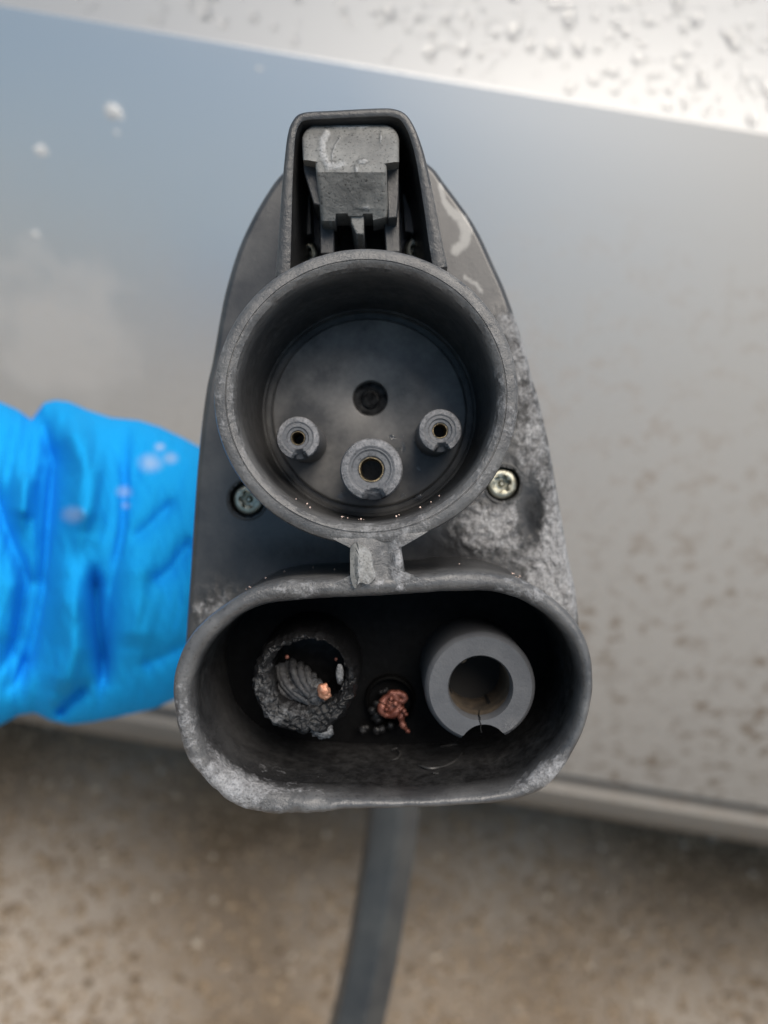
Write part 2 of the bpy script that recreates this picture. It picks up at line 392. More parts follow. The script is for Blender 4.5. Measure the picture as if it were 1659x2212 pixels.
# rain drops beaded on the upper panel
m, nt, b = newmat('water'); b.inputs['Transmission Weight'].default_value = 1.0; b.inputs['IOR'].default_value = 1.33
b.inputs['Roughness'].default_value = 0.02; b.inputs['Base Color'].default_value = (1, 1, 1, 1); M_WATER = m
def drop_mesh(seed):
    rg = random.Random(seed); loops = []; N = 18
    e = rg.uniform(0.8, 1.6); sk = rg.uniform(-0.5, 0.5)
    for i in range(7):
        t = math.pi / 2 * i / 6.3
        lp = []
        for j in range(N):
            a = 2 * math.pi * j / N
            w = 1 + 0.38 * mnoise.noise(Vector((math.cos(a) * 1.3 + seed * 7, math.sin(a) * 1.3, 0)))
            lp.append(Vector((math.cos(a) * math.cos(t) * w, math.sin(a) * math.cos(t) * w * e + sk * 0.3 * math.cos(t), 0.26 * math.sin(t))))
        loops.append(lp)
    V, Fc = loft(loops, cap0=True, cap1=True)
    me = bpy.data.meshes.new('raindrop'); me.from_pydata([tuple(v) for v in V], [], Fc)
    bm = bmesh.new(); bm.from_mesh(me); bmesh.ops.recalc_face_normals(bm, faces=bm.faces); bm.to_mesh(me); bm.free()
    me.polygons.foreach_set('use_smooth', [True] * len(me.polygons)); me.set_sharp_from_angle(angle=math.radians(60)); me.materials.append(M_WATER); return me
DROPS = [drop_mesh(k) for k in range(7)]
a0 = math.radians(TOPANG + 2); nrm = Vector((0, -math.cos(a0), math.sin(a0))); tang = Vector((1, 0, 0)); upv = nrm.cross(tang)
def put_drop(p, n, t, r, label, group, k, rot=0.0):
    o = bpy.data.objects.new('raindrop', DROPS[k % 7]); COL.objects.link(o)
    u = n.cross(t).normalized(); t2 = t * math.cos(rot) + u * math.sin(rot); u2 = n.cross(t2)
    o.matrix_world = Matrix(((t2.x * r, u2.x * r, n.x * r, p.x), (t2.y * r, u2.y * r, n.y * r, p.y), (t2.z * r, u2.z * r, n.z * r, p.z), (0, 0, 0, 1)))
    tag(o, label, 'raindrop', group); return o
placed = []
tries = 0
while len(placed) < 270 and tries < 20000:
    tries += 1
    px_ = rng.uniform(-40, 1700); py_ = rng.uniform(-60, 300)
    d = ray(px_, py_); t = (pc - cam_loc).dot(nrm) / d.dot(nrm)
    p = cam_loc + d * t
    s = (p - Vector((p.x, DC, zc))).length
    if p.z < zc + 0.003 or t < 0: continue
    if px_ < 900 and rng.random() < 0.45: continue
    r = 0.0009 + 0.0026 * rng.random() ** 1.8
    if any((p - q).length < (r + rq) * 1.05 for q, rq in placed): continue
    placed.append((p, r))
    y = p.y; bow = 0.016 * (p.x / 1.6) ** 2
    # follow the swept surface
    yy, zz = up[0]
    for (ya, za), (yb_, zb_) in zip(up, up[1:]):
        if za <= p.z <= zb_:
            f = (p.z - za) / (zb_ - za); yy = ya + f * (yb_ - ya); break
    pp = Vector((p.x, yy + bow, p.z)) + nrm * 0.0002
    put_drop(pp, nrm, tang, r, 'clear raindrop beaded on the pale wet upper panel of the car', 'raindrops on the upper panel', rng.randrange(7), rng.uniform(-0.5, 0.5))

# ------------------------------------------------------------------ CONNECTOR
plug = empty('charging_connector', 'grey fast charging connector with burnt left power contact, held up in front of the car', 'charging connector', PLUG)
def segd(px, py, poly):
    best = 1e9; f_ = 0; n = len(poly) - 1
    for i in range(n):
        ax_, ay = poly[i]; bx, by = poly[i + 1]; dx, dy = bx - ax_, by - ay
        t = max(0, min(1, ((px - ax_) * dx + (py - ay) * dy) / (dx * dx + dy * dy)))
        d = math.hypot(px - ax_ - t * dx, py - ay - t * dy)
        if d < best: best = d; f_ = (i + t) / n
    return best, f_
def blob(px, py, cx, cy, rx, ry, p=2.0):
    q = ((px - cx) / rx) ** 2 + ((py - cy) / ry) ** 2
    return math.exp(-q ** (p / 2))
def ash_at(p, kind):
    px, py = pix(p)
    if kind == 'plate':
        a = 0.85 * blob(px, py, 1190, 1180, 75, 160) + 0.8 * blob(px, py, 1050, 1140, 70, 60) + 0.55 * blob(px, py, 1150, 940, 55, 120) + 0.6 * blob(px, py, 1130, 760, 45, 90)
        a += 0.5 * blob(px, py, 1090, 700, 30, 30) + 0.55 * blob(px, py, 470, 1330, 70, 60) + 0.4 * blob(px, py, 1240, 1300, 60, 80)
        a -= 0.9 * blob(px, py, 1150, 1110, 26, 70)
        return max(0, min(1.1, a))
    if kind == 'oval':
        a = 0.12 + 0.7 * blob(px, py, 470, 1710, 130, 70) + 0.55 * blob(px, py, 1190, 1680, 80, 50) + 0.3 * blob(px, py, 1150, 1270, 160, 50) + 0.35 * blob(px, py, 390, 1560, 40, 90) + 0.3 * blob(px, py, 640, 1275, 120, 25)
        return min(1, a)
    if kind == 'ring':
        return 0.22 + 0.15 * blob(px, py, 1080, 950, 70, 200) + 0.2 * blob(px, py, 830, 1150, 130, 40) + 0.1 * blob(px, py, 480, 850, 60, 160)
    return 0.0

def smear_at(p):
    px, py = pix(p)
    d = segd(px, py, [(948, 405), (958, 440), (975, 462), (997, 478), (1006, 505), (1000, 530), (984, 545)])[0]
    w = 6 + 8 * max(0, min(1, (py - 440) / 50)); d2 = segd(px, py, [(1003, 603), (1015, 612), (1028, 618), (1037, 632)])[0]
    return min(1, math.exp(-(d / w) ** 4) + math.exp(-(d2 / 5) ** 2))
def py_of(p): return pix(p)[1]
# face plate -----------------------------------------------------
YP = 0.027
plate_px = [(400, 1430), (403, 1350), (410, 1250), (417, 1137), (424.7, 1025), (430, 966), (437.7, 895), (447, 831), (458, 783), (471, 708), (483, 645), (499, 585),
            (518, 529), (544, 473), (574, 421), (604, 380), (645, 345), (700, 322), (770, 312), (840, 318), (895, 336), (936, 363), (958, 392), (989, 433), (1018, 474),
            (1042, 517), (1066, 570), (1090, 623), (1114, 690), (1133, 750), (1152, 822), (1165, 867), (1185, 954), (1202, 1049), (1217, 1137), (1230, 1212), (1245, 1287),
            (1250, 1370), (1235, 1480), (1190, 1560), (1100, 1610), (830, 1620), (560, 1610), (450, 1560), (410, 1500)]
NP = 420
pl_o = catmull([L(x, y, YP + 0.0012) for x, y in plate_px], NP)
pcen = L(835, 960, YP)
def inset(loop, d, y):
    n = len(loop); out = []
    for i, p in enumerate(loop):
        t = loop[(i + 1) % n] - loop[i - 1]; t.normalize()
        nn = Vector((t.z, 0, -t.x))
        if nn.dot(pcen - p) < 0: nn = -nn
        q = p + nn * d; q.y = y; out.append(q)
    return out
back = [Vector((p.x * 0.97, YP + 0.014, p.z * 0.97)) for p in pl_o]
l0 = [Vector((p.x, YP + 0.0016, p.z)) for p in pl_o]
l1 = inset(pl_o, 0.00025, YP + 0.0008); l2 = inset(pl_o, 0.0007, YP + 0.0003); l3 = inset(pl_o, 0.0011, YP + 0.0)
loops = [back, l0, l1, l2, l3]
NR = 130
for k in range(1, NR):
    f = 1 - k / NR
    loops.append([pcen + (p - pcen) * f for p in l3])
V, Fc = loft(loops, cap0=True, cap1=True)
SCREWS = [((534, 1079), 40), ((1087, 1045), 39), ((906, 548), 33), ((657, 558), 33)]
sc_l = [(L(x, y, YP), S(r, YP)) for (x, y), r in SCREWS]
keep = []
for f in Fc:
    c = sum((V[i] for i in f), Vector()) / len(f)
    if len(f) == 4 and any((Vector((c.x, 0, c.z)) - Vector((s.x, 0, s.z))).length < r for s, r in sc_l): continue
    keep.append(f)
ash = [ash_at(p, 'plate') for p in V]
soot_shade = []
for i, p in enumerate(V):
    px_, py_ = pix(p)
    soot_shade.append(min(1, 0.9 * blob(px_, py_, 1155, 1110, 30, 60) + 0.75 * blob(px_, py_, 960, 1190, 90, 45) + 0.5 * blob(px_, py_, 1140, 890, 30, 60) + 0.55 * blob(px_, py_, 650, 1195, 140, 40) + 0.3 * blob(px_, py_, 480, 1260, 60, 40)))  # dark patches on the plate beside the two shrouds
    if i >= NP * 4:
        a = ash[i]
        a *= max(0.12, min(1, (py_of(p) - 640) / 60.0))
        if a > 0.02:
            dsp = a * (0.0006 * fbm(p, 900, 3.0, 3) + 0.0005 * abs(nz(p, 420, 1.0)))
            V[i] = Vector((p.x, p.y - dsp - 0.00008 * a, p.z))
mesh_obj('face_plate', V, keep, M_PLASTIC, plug, attrs={'ash': ash, 'soot_shade': soot_shade, 'smear': [smear_at(p) if py_of(p) < 660 and p.x > 0 else 0.0 for p in V]}, sharp=40)
# body behind the plate, down to the cable
hc = [(825, 960, YP + 0.012, 0.031, 0.040), (826, 970, YP + 0.03, 0.029, 0.037), (828, 1000, 0.075, 0.024, 0.030), (830, 1060, 0.115, 0.019, 0.022), (830, 1140, 0.150, 0.0175, 0.019),
      (833, 1260, 0.180, 0.0175, 0.019), (838, 1400, 0.203, 0.017, 0.018), (843, 1520, 0.213, 0.0155, 0.016), (846, 1600, 0.217, 0.0135, 0.0135)]
pts = [L(x, y, d) for x, y, d, _, _ in hc]; loops = []
for i, p in enumerate(pts):
    t = (pts[min(i + 1, len(pts) - 1)] - pts[max(0, i - 1)]).normalized()
    sx = Vector((1, 0, 0)); sx = (sx - t * sx.dot(t)).normalized(); sz = sx.cross(t)
    loops.append([p + sx * (hc[i][3] * math.cos(a)) + sz * (hc[i][4] * math.sin(a)) for a in [2 * math.pi * j / 48 for j in range(48)]])
V, Fc = loft(loops, cap0=True, cap1=True)
h = mesh_obj('handle', V, Fc, M_PLASTIC, plug); md = h.modifiers.new('sub', 'SUBSURF'); md.levels = md.render_levels = 1
# cable
_pe = PLUG @ L(640, 2900, 0.23); _pi = PLUG.inverted()
cp = catmull([L(846, 1590, 0.216), L(850, 1680, 0.216), L(849, 1760, 0.216), L(838, 1850, 0.216), L(822, 1950, 0.214), L(806, 2050, 0.212), L(787, 2140, 0.210), L(770, 2212, 0.209), L(735, 2350, 0.207), L(690, 2560, 0.21), L(640, 2900, 0.23)] + [_pi @ (_pe + Vector(v)) for v in ((-0.02, 0.0, -0.16),)] + [_pi @ Vector((_pe.x - 0.10, _pe.y - 0.06, 0.045)), _pi @ Vector((_pe.x - 0.34, _pe.y - 0.16, 0.012)), _pi @ Vector((_pe.x - 1.1, _pe.y - 0.30, 0.012))], 170, closed=False)
mb = MB(); loops = []
for i, p in enumerate(cp):
    t = (cp[min(i + 1, 169)] - cp[max(i - 1, 0)]).normalized(); u = Vector((1, 0, 0)); u = (u - t * u.dot(t)).normalized(); w = u.cross(t); lp = []
    for j in range(48):
        a = 2 * math.pi * j / 48; q = (a + 0.35) % (math.pi / 3) - math.pi / 6
        hx = math.cos(math.pi / 6) / math.cos(q); r = S(60.5, 0.214) * (0.1 + 0.9 * hx) * (1 + 0.02 * mnoise.noise(Vector((math.cos(a) * 2, math.sin(a) * 2, i * 0.16))))
        lp.append(p + (u * math.cos(a) + w * math.sin(a)) * r)
    loops.append(lp)
mb.loft(loops, cap0=True, cap1=True)
mb.build('cable', M_CABLE, plug)['label'] = 'thick black cable hanging straight down'

# round shroud ----------------------------------------------------
rc = L(791, 857, 0); rcx, rcz = rc.x, rc.z; EZ = 0.968
k_ = S(1)
prof = [(325 * k_, YP + 0.001), (326 * k_, 0.0022), (329.5 * k_, 0.0016), (330 * k_, 0.0009), (327 * k_, 0.00035), (321 * k_, 0.0001), (312 * k_, 0.0), (304 * k_, 0.0), (303 * k_, 0.00018), (301.6 * k_, 0.00018), (300.6 * k_, 0.0),
        (296 * k_, 0.0001), (288 * k_, 0.00055), (283 * k_, 0.0013), (280.5 * k_, 0.0024), (279.5 * k_, 0.004), (279 * k_, 0.008), (278 * k_, 0.014), (277.5 * k_, 0.020), (277 * k_, 0.0238)]
loops = lathe_loops((rcx, rcz), prof, 360, EZ)
V, Fc = loft(loops)
ash = []; soot_shade = []
for i, p in enumerate(V):
    ash.append(ash_at(p, 'ring') * (1.0 if p.y < 0.0022 else 0.15)); px_, py_ = pix(p); soot_shade.append(0.8 * min(1, max(0, (p.y - 0.0018) / 0.003)) if i // 360 > 10 else 0.0)  # inner wall darkens with depth: barrel shade put into the colour
    if p.y < 0.0012:
        V[i] = p + Vector((0, 0.00007 * fbm(p, 500, 2.0, 3), 0))
mesh_obj('round_shroud', V, Fc, M_RIM, plug, attrs={'ash': ash, 'soot_shade': soot_shade}, sharp=25)
fl = 277 * k_
prof = [(fl + 0.0003, 0.0236), (fl - 0.0003, 0.0236), (fl - 0.0004, 0.0252), (fl - 0.0014, 0.0252), (fl - 0.0016, 0.0242), (fl - 0.0019, 0.0240), (fl * 0.8, 0.0240), (fl * 0.5, 0.0240), (0.0034, 0.0240), (0.0031, 0.0241), (0.0029, 0.0246), (0.0028, 0.0262), (0.0016, 0.0263), (0.0015, 0.0257), (0.0011, 0.0256), (0.001, 0.0258), (0.0001, 0.0258)]
fc_ = L(803, 888, 0.024)
dimp = L(800, 860, 0.024)
loops = []
for i, (r, y) in enumerate(prof):
    f = max(0.0, min(1.0, (fl * 0.8 - r) / (fl * 0.8 - 0.0034)))
    cx = rcx + (dimp.x - rcx) * f; cz = rcz + (dimp.z - rcz) * f
    loops += lathe_loops((cx, cz), [(r, y)], 160, EZ if r > 0.005 else 1.0)
V, Fc = loft(loops, cap1=True)
M_FLOOR = plastic('socket_floor_plastic', base=(0.06, 0.06, 0.061), dust=(0.19, 0.187, 0.183), dusty=0.9, rough=0.36, pits=0.1)
mesh_obj('socket_floor', V, Fc, M_FLOOR, plug, sharp=25, attrs={'ash': [0.0] * len(V), 'soot_shade': [1.0 if (i // 160) >= 11 else 0.5 if (i // 160) < 3 else 0.0 for i in range(len(V))]})  # groove and dimple darkened: recess shade put into the colour

# three small contacts ---------------------------------------------
def contact(px, py, rpx, yf, hole_px, tip, notch=True):
    c = L(px, py, yf); r = S(rpx, yf); hr = S(hole_px, yf); y1 = 0.0243
    N = 96
    def sc(a, y):
        if not notch: return 1.0
        # scallop cut in the lower edge of the tip
        return 1.0
    ch = r * 0.24
    prof = [(r, y1), (r, yf + ch * 1.6), (r * 0.995, yf + ch * 0.8), (r * 0.95, yf + ch * 0.35), (r - ch, yf + 0.00005), (r - ch * 1.35, yf), (hr * 1.75, yf), (hr * 1.6, yf + 0.00025), (hr * 1.22, yf + 0.0003), (hr * 1.12, yf + 0.0005), (hr * 1.1, yf + 0.008)]
    loops = lathe_loops((c.x, c.z), prof, N)
    V, Fc = loft(loops, cap1=True)
    nc = Vector((c.x + r * 0.1, 0, c.z - r * 1.02)); nr = r * 0.44
    for i, p in enumerate(V):
        d = (Vector((p.x, 0, p.z)) - nc).length
        dep = max(0.0, 1 - (d / nr) ** 4)
        if notch and p.y < yf + 0.0025:
            V[i] = Vector((p.x, p.y + dep * 0.0014, p.z))
        else: V[i] = p
        if p.y < yf + ch: V[i] = V[i] + Vector((0, 0.00006 * fbm(p, 1400, 1.0, 3), 0))
    # seat flare where it meets the floor
    ash = [0.6 if (p.y < yf + ch * 1.4 and (Vector((p.x, 0, p.z)) - Vector((c.x, 0, c.z))).length > (r - ch * 1.2)) else 0.12 if p.y < yf + 0.001 else 0.0 for p in V]
    o = mesh_obj('signal_contact' if rpx < 60 else 'earth_contact', V, Fc, M_PIN, plug, attrs={'ash': ash, 'soot_shade': [0.0 if p.y < yf + 0.003 else 0.15 for p in V]}, sharp=30)  # sides a little darker than the tip: shade put into the colour
    # metal sleeve in the hole
    prof = [(hr * 1.1, yf + 0.0012), (hr * 1.08, yf + 0.0004), (hr * 0.98, yf + 0.0004), (hr * 0.93, yf + 0.0008), (hr * 0.9, yf + 0.006)]
    V, Fc = loft(lathe_loops((c.x, c.z), prof, 40, 1.0, lambda a, y: 1 + 0.05 * mnoise.noise(Vector((math.cos(a) * 2, math.sin(a) * 2, px)))))
    mesh_obj('metal_sleeve', V, Fc, M_BRASS, o, sharp=30)
    return o
contact(643, 946, 47, 0.0085, 14, 0.0)
contact(951, 930, 47, 0.0085, 15, 0.0)
contact(802, 1014, 68.5, 0.0065, 25, 0.0)

# screws --------------------------------------------------------------
def cup(s, r):
    c = (s.x, s.z)
    prof = [(r + 0.0007, YP + 0.00025), (r + 0.0004, YP - 0.00010), (r + 0.0001, YP - 0.00008), (r - 0.0001, YP + 0.0002), (r - 0.00015, YP + 0.004)]
    V, Fc = loft(lathe_loops(c, prof, 56), cap1=True)
    mesh_obj('screw_recess', V, Fc, M_INNER, plug, sharp=60)
def screw(s, r, first=None):
    hr = r * 0.83; y = YP + (0.0009 if s.z < 0.028 else -0.0026)
    if first is None:
        N = 72
        def lobe(a): return 0.5 + 0.085 * math.cos(6 * a)
        loops = []
        for rr, yy in [(1.0, 0.0016), (1.0, 0.0007), (0.97, 0.0003), (0.9, 0.0001), (0.72, 0.0), (0.62, 0.0)]:
            loops.append([Vector((hr * rr * math.cos(a), yy, hr * rr * math.sin(a))) for a in [2 * math.pi * j / N for j in range(N)]])
        for rr, yy in [(1.0, 0.0002), (0.97, 0.0004), (0.93, 0.0016)]:
            loops.append([Vector((hr * rr * lobe(a) * math.cos(a), yy, hr * rr * lobe(a) * math.sin(a))) for a in [2 * math.pi * j / N for j in range(N)]])
        for rr, yy in [(0.24, 0.0017), (0.2, 0.0009), (0.1, 0.0006), (0.02, 0.0006)]:
            loops.append([Vector((hr * rr * math.cos(a), yy, hr * rr * math.sin(a))) for a in [2 * math.pi * j / N for j in range(N)]])
        V, Fc = loft(loops, cap0=True, cap1=True)
        o = mesh_obj('screw', V, Fc, M_SCREW, plug, sharp=35)
    else:
        o = first.copy(); COL.objects.link(o); o.parent = plug
    o.location = (s.x, y, s.z); o.rotation_euler = (0, s.x * 40, 0)
    return o
first = None
for s, r in sc_l:
    cup(s, r); q = screw(s, r, first); first = first or q

# oval shroud --------------------------------------------------------
oo = [(371, 1510), (371, 1480), (374, 1456), (383, 1423), (397, 1394), (417, 1365), (448, 1334), (483, 1308), (526, 1281), (575, 1262), (640, 1252), (755, 1247), (850, 1243), (923, 1240), (980, 1233), (1065, 1238), (1139, 1259), (1196, 1293), (1241, 1336), (1270, 1387),
      (1284, 1449), (1281, 1518), (1264, 1580), (1236, 1637), (1207, 1680), (1173, 1711), (1110, 1733), (1036, 1741), (923, 1748), (784, 1751), (700, 1758), (640, 1762), (598, 1764), (537, 1753), (491, 1736), (460, 1712), (431, 1678), (408, 1646), (391, 1615), (379, 1575)]
oi = [(414, 1510), (413, 1490), (416, 1465), (431, 1425), (448, 1397), (477, 1365), (514, 1334), (555, 1314), (598, 1304), (669, 1298), (740, 1294), (812, 1291), (923, 1284), (1036, 1279), (1093, 1287), (1150, 1310), (1201, 1347), (1236, 1393),
      (1253, 1449), (1255, 1506), (1241, 1563), (1213, 1614), (1173, 1657), (1122, 1694), (1059, 1711), (923, 1723), (830, 1724), (727, 1721), (640, 1717), (583, 1711), (540, 1698), (497, 1674), (463, 1643), (437, 1608), (423, 1566), (417, 1532)]
NO = 420
lo = catmull([L(x, y, 0) for x, y in oo], NO); li = catmull([L(x, y, 0) for x, y in oi], NO)
oc = L(830, 1500, 0)
loops = []
def oloop(t, y, sc=1.0):
    out = []
    for a, b in zip(lo, li):
        q = a.lerp(b, t); q = oc + (q - oc) * sc; q = Vector((q.x, y, q.z)); out.append(q)
    return out
for t, y, s in [(0.06, YP + 0.001, 1.0), (0.03, 0.018, 1.0), (0.01, 0.008, 1.0), (0.0, 0.003, 1.0), (0.0, 0.0016, 1), (0.04, 0.0009, 1), (0.10, 0.0005, 1), (0.2, 0.00018, 1), (0.32, 0.00003, 1), (0.45, 0, 1), (0.58, 0.00005, 1), (0.7, 0.00022, 1), (0.82, 0.0005, 1), (0.92, 0.001, 1),
                (0.98, 0.0018, 1), (1.0, 0.003, 1), (1.01, 0.005, 1), (1.02, 0.0075, 1), (1.03, 0.010, 1), (1.04, 0.013, 1), (1.05, 0.017, 1), (1.06, 0.021, 1), (1.07, 0.0245, 1)]:
    loops.append(oloop(t, y, s))
V, Fc = loft(loops); ash = []; soot_shade = []
for i, p in enumerate(V):
    k = i // NO
    px_, py_ = pix(p)
    a = ash_at(p, 'oval')
    low = max(0, min(1, (py_ - 1500) / 150.0)) * max(0.0, min(1.0, (860 - px_) / 250.0) + 0.5 * max(0.0, min(1.0, (px_ - 1050) / 120)))
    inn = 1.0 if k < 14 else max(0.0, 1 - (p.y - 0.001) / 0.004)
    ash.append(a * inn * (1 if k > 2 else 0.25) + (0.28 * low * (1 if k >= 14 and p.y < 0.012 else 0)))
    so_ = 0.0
    if k >= 14: so_ = min(1, max(0, (p.y - 0.0015) / 0.0035)) * (0.88 - 0.4 * blob(px_, py_, 470, 1600, 80, 120))  # cavity wall: sooty, plus shade painted in by depth
    if k < 3: so_ = 0.75  # outer wall darker towards its base
    soot_shade.append(so_)
    if k >= 3:
        amp = (0.00007 + 0.00026 * low) * (1 if k < 16 else 0.4)
        V[i] = p + Vector((amp * fbm(p, 300, 5.0, 3), amp * fbm(p, 380, 9.0, 4) * 1.3, amp * fbm(p, 320, 2.0, 3)))
mesh_obj('oval_shroud', V, Fc, M_RIM, plug, attrs={'ash': ash, 'soot_shade': soot_shade}, sharp=50)
# back wall of the oval cavity; its black holds both soot and painted-in shade
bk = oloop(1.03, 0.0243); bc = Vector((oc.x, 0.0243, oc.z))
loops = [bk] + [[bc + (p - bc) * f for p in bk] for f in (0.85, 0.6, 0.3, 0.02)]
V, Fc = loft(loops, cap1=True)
mesh_obj('socket_back', V, Fc, M_BLACK, plug, attrs={'ash': [0.0] * len(V), 'soot_shade': [0.75] * len(V)})

# intact power contact (right) -----------------------------------------
YD = 0.0085
c = L(1038, 1486, YD); r = S(122, YD); hr = S(68, YD)
N = 288
nc = L(1046, 1617, YD); nr = S(53, YD)
def rad(a, R_):
    # outline: circle minus the scallop at the bottom
    d = Vector((math.cos(a), 0, math.sin(a))); q = Vector((c.x, 0, c.z)); w = Vector((nc.x, 0, nc.z)) - q
    b_ = d.dot(w); disc = b_ * b_ - (w.length_squared - nr * nr)
    if disc > 0 and b_ > 0:
        e = b_ - math.sqrt(disc)
        if e < R_: return e
    return R_
loops = []
for rr, y in [(1.0, 0.0245), (1.0, 0.016), (1.0, YD + 0.0016), (0.99, YD + 0.0009), (0.965, YD + 0.00045), (0.93, YD + 0.00012), (0.915, YD)]:
    loops.append([Vector((c.x + rad(a, r * rr) * math.cos(a), y, c.z + rad(a, r * rr) * math.sin(a))) for a in [2 * math.pi * j / N for j in range(N)]])
for f in (0.25, 0.5, 0.75, 0.92, 0.985, 1.0):
    R1 = [rad(a, r * 0.915) for a in [2 * math.pi * j / N for j in range(N)]]
    loops.append([Vector((c.x + (R1[j] + (hr * 1.04 - R1[j]) * f) * math.cos(2 * math.pi * j / N), YD + (0.00025 if f == 1 else 0), c.z + (R1[j] + (hr * 1.04 - R1[j]) * f) * math.sin(2 * math.pi * j / N))) for j in range(N)])
loops.append([Vector((c.x + hr * math.cos(2 * math.pi * j / N), YD + 0.0006, c.z + hr * math.sin(2 * math.pi * j / N))) for j in range(N)])
loops.append([Vector((c.x + hr * math.cos(2 * math.pi * j / N), YD + 0.003, c.z + hr * math.sin(2 * math.pi * j / N))) for j in range(N)])
V, Fc = loft(loops)
ash = [0.5 * blob(*pix(p), 1110, 1585, 35, 18) + 0.1 if p.y < YD + 0.001 else 0 for p in V]
pw = mesh_obj('power_contact', V, Fc, M_POWER, plug, attrs={'ash': ash, 'soot_shade': [min(0.6, max(0, (p.y - YD - 0.002) / 0.016)) for p in V]}, sharp=30)  # sides darken towards the back: cavity shade put into the colour
pw['label'] = 'smooth grey intact power contact with a thin crack below its bore'
prof = [(hr * 1.0, YD + 0.0022), (hr * 0.985, YD + 0.0024), (hr * 0.97, YD + 0.007), (hr * 0.96, YD + 0.0120)]
bd = loft(lathe_loops((c.x, c.z), [(hr * 0.99, YD + 0.0115), (hr * 0.5, YD + 0.0118)], 60), cap1=True)
mesh_obj('bore_end', bd[0], bd[1], M_CRACK_SHADE, pw)  # black disc painted in place of the shade deep in the bore
V, Fc = loft(lathe_loops((c.x, c.z), prof, 96))
ln = mesh_obj('contact_lining', V, Fc, M_LINER, pw, sharp=40)
# contact fingers with slits deep in the bore
mb = MB()
for k in range(4):
    a = 0.5 + k * math.pi / 2
    for dA in (-0.04, 0.04):
        pass
    lp = []
    for y in (YD + 0.006, YD + 0.014):
        lp.append([Vector((c.x + hr * 0.955 * math.cos(a + t), y, c.z + hr * 0.955 * math.sin(a + t))) for t in (-0.05, 0.05)] + [Vector((c.x + hr * 0.93 * math.cos(a + t), y, c.z + hr * 0.93 * math.sin(a + t))) for t in (0.05, -0.05)])
    mb.loft(lp, cap0=True, cap1=True)
mb.build('lining_slit', M_CRACK_SHADE, pw)
# crack from the bore down to the scallop
crk = [(1036, 1530, 0.0042), (1035, 1540, 0.0015), (1037, 1551, -0.0000), (1036, 1558, -0.00002), (1039, 1566, -0.00002), (1038, 1573, -0.00002), (1040, 1582, -0.0000)]
mb = MB(); crp = [L(x, y, YD + d) for x, y, d in crk]
crp[0] = Vector((crp[0].x, YD + 0.0045, c.z - hr * 0.985)); crp[1] = Vector((crp[1].x, YD + 0.002, c.z - hr * 0.99))
mb.tube(crp, [0.00010, 0.00013, 0.00011, 0.00009, 0.00010, 0.00008, 0.00012], 6)
mb.build('crack', M_CRACK_SHADE, pw)
# brownish residue inside the bore, upper left
mb = MB()
for k in range(9):
    a = math.radians(112 + rng.uniform(-22, 22)); mb.ball((c.x + hr * 0.93 * math.cos(a), YD + 0.0035 + rng.uniform(0, 0.002), c.z + hr * 0.93 * math.sin(a)), rng.uniform(0.0003, 0.0007), 8, 5)
mb.build('copper_bead', M_LINER, pw)

# burnt power contact (left) ---------------------------------------------
YB = 0.0080
bc2 = L(655, 1476, YB); rb = S(113, YB); hb = S(79, YB); N = 300
hcx = L(664, 1455, YB)
loops = []
def burn_r(a):      # ragged outer outline (a measured from +x, up positive)
    v = Vector((math.cos(a) * 1.6, math.sin(a) * 1.6, 4.0))
    k = 1 + 0.05 * mnoise.noise(v) + 0.03 * mnoise.noise(v * 3) + 0.018 * mnoise.noise(v * 7)
    k += 0.13 * math.exp(-((a - math.radians(292)) / 0.13) ** 2) - 0.07 * math.exp(-((a - math.radians(277)) / 0.05) ** 2)
    return rb * k
def hole_r(a):
    v = Vector((math.cos(a) * 2.2, math.sin(a) * 2.2, 9.0))
    return hb * (1 + 0.10 * mnoise.noise(v) + 0.06 * mnoise.noise(v * 2.6) + 0.035 * mnoise.noise(v * 6) + 0.12 * math.cos(2 * (a - 0.3)) * 0.6)
AN = [2 * math.pi * j / N for j in range(N)]
cen = lambda f: Vector((bc2.x + (hcx.x - bc2.x) * f, 0, bc2.z + (hcx.z - bc2.z) * f))
for rr, y in [(1.06, 0.0245), (1.04, 0.018), (1.02, YB + 0.004), (1.0, YB + 0.0024), (0.99, YB + 0.0014), (0.965, YB + 0.0007), (0.93, YB + 0.0003)]:
    loops.append([Vector((bc2.x + (burn_r(a) if y < 0.014 else rb * 1.02) * rr * math.cos(a), y, bc2.z + (burn_r(a) if y < 0.014 else rb * 1.02) * rr * math.sin(a))) for a in AN])
NF = 26
for i in range(1, NF + 1):
    f = i / NF; lp = []
    for a in AN:
        r0 = burn_r(a) * 0.93; r1 = hole_r(a); rr = r0 + (r1 - r0) * f; cc = cen(f)
        lp.append(Vector((cc.x + rr * math.cos(a), YB + 0.0015 * max(0, f - 0.45) ** 1.2 + (0.0012 if f > 0.96 else 0), cc.z + rr * math.sin(a))))
    loops.append(lp)
for k, y in ((0.99, YB + 0.004), (1.0, YB + 0.009), (1.0, YB + 0.0145)):
    loops.append([Vector((hcx.x + hole_r(a) * k * math.cos(a), y, hcx.z + hole_r(a) * k * math.sin(a))) for a in AN])
V, Fc = loft(loops, cap1=True); ash = []; soot_shade = []
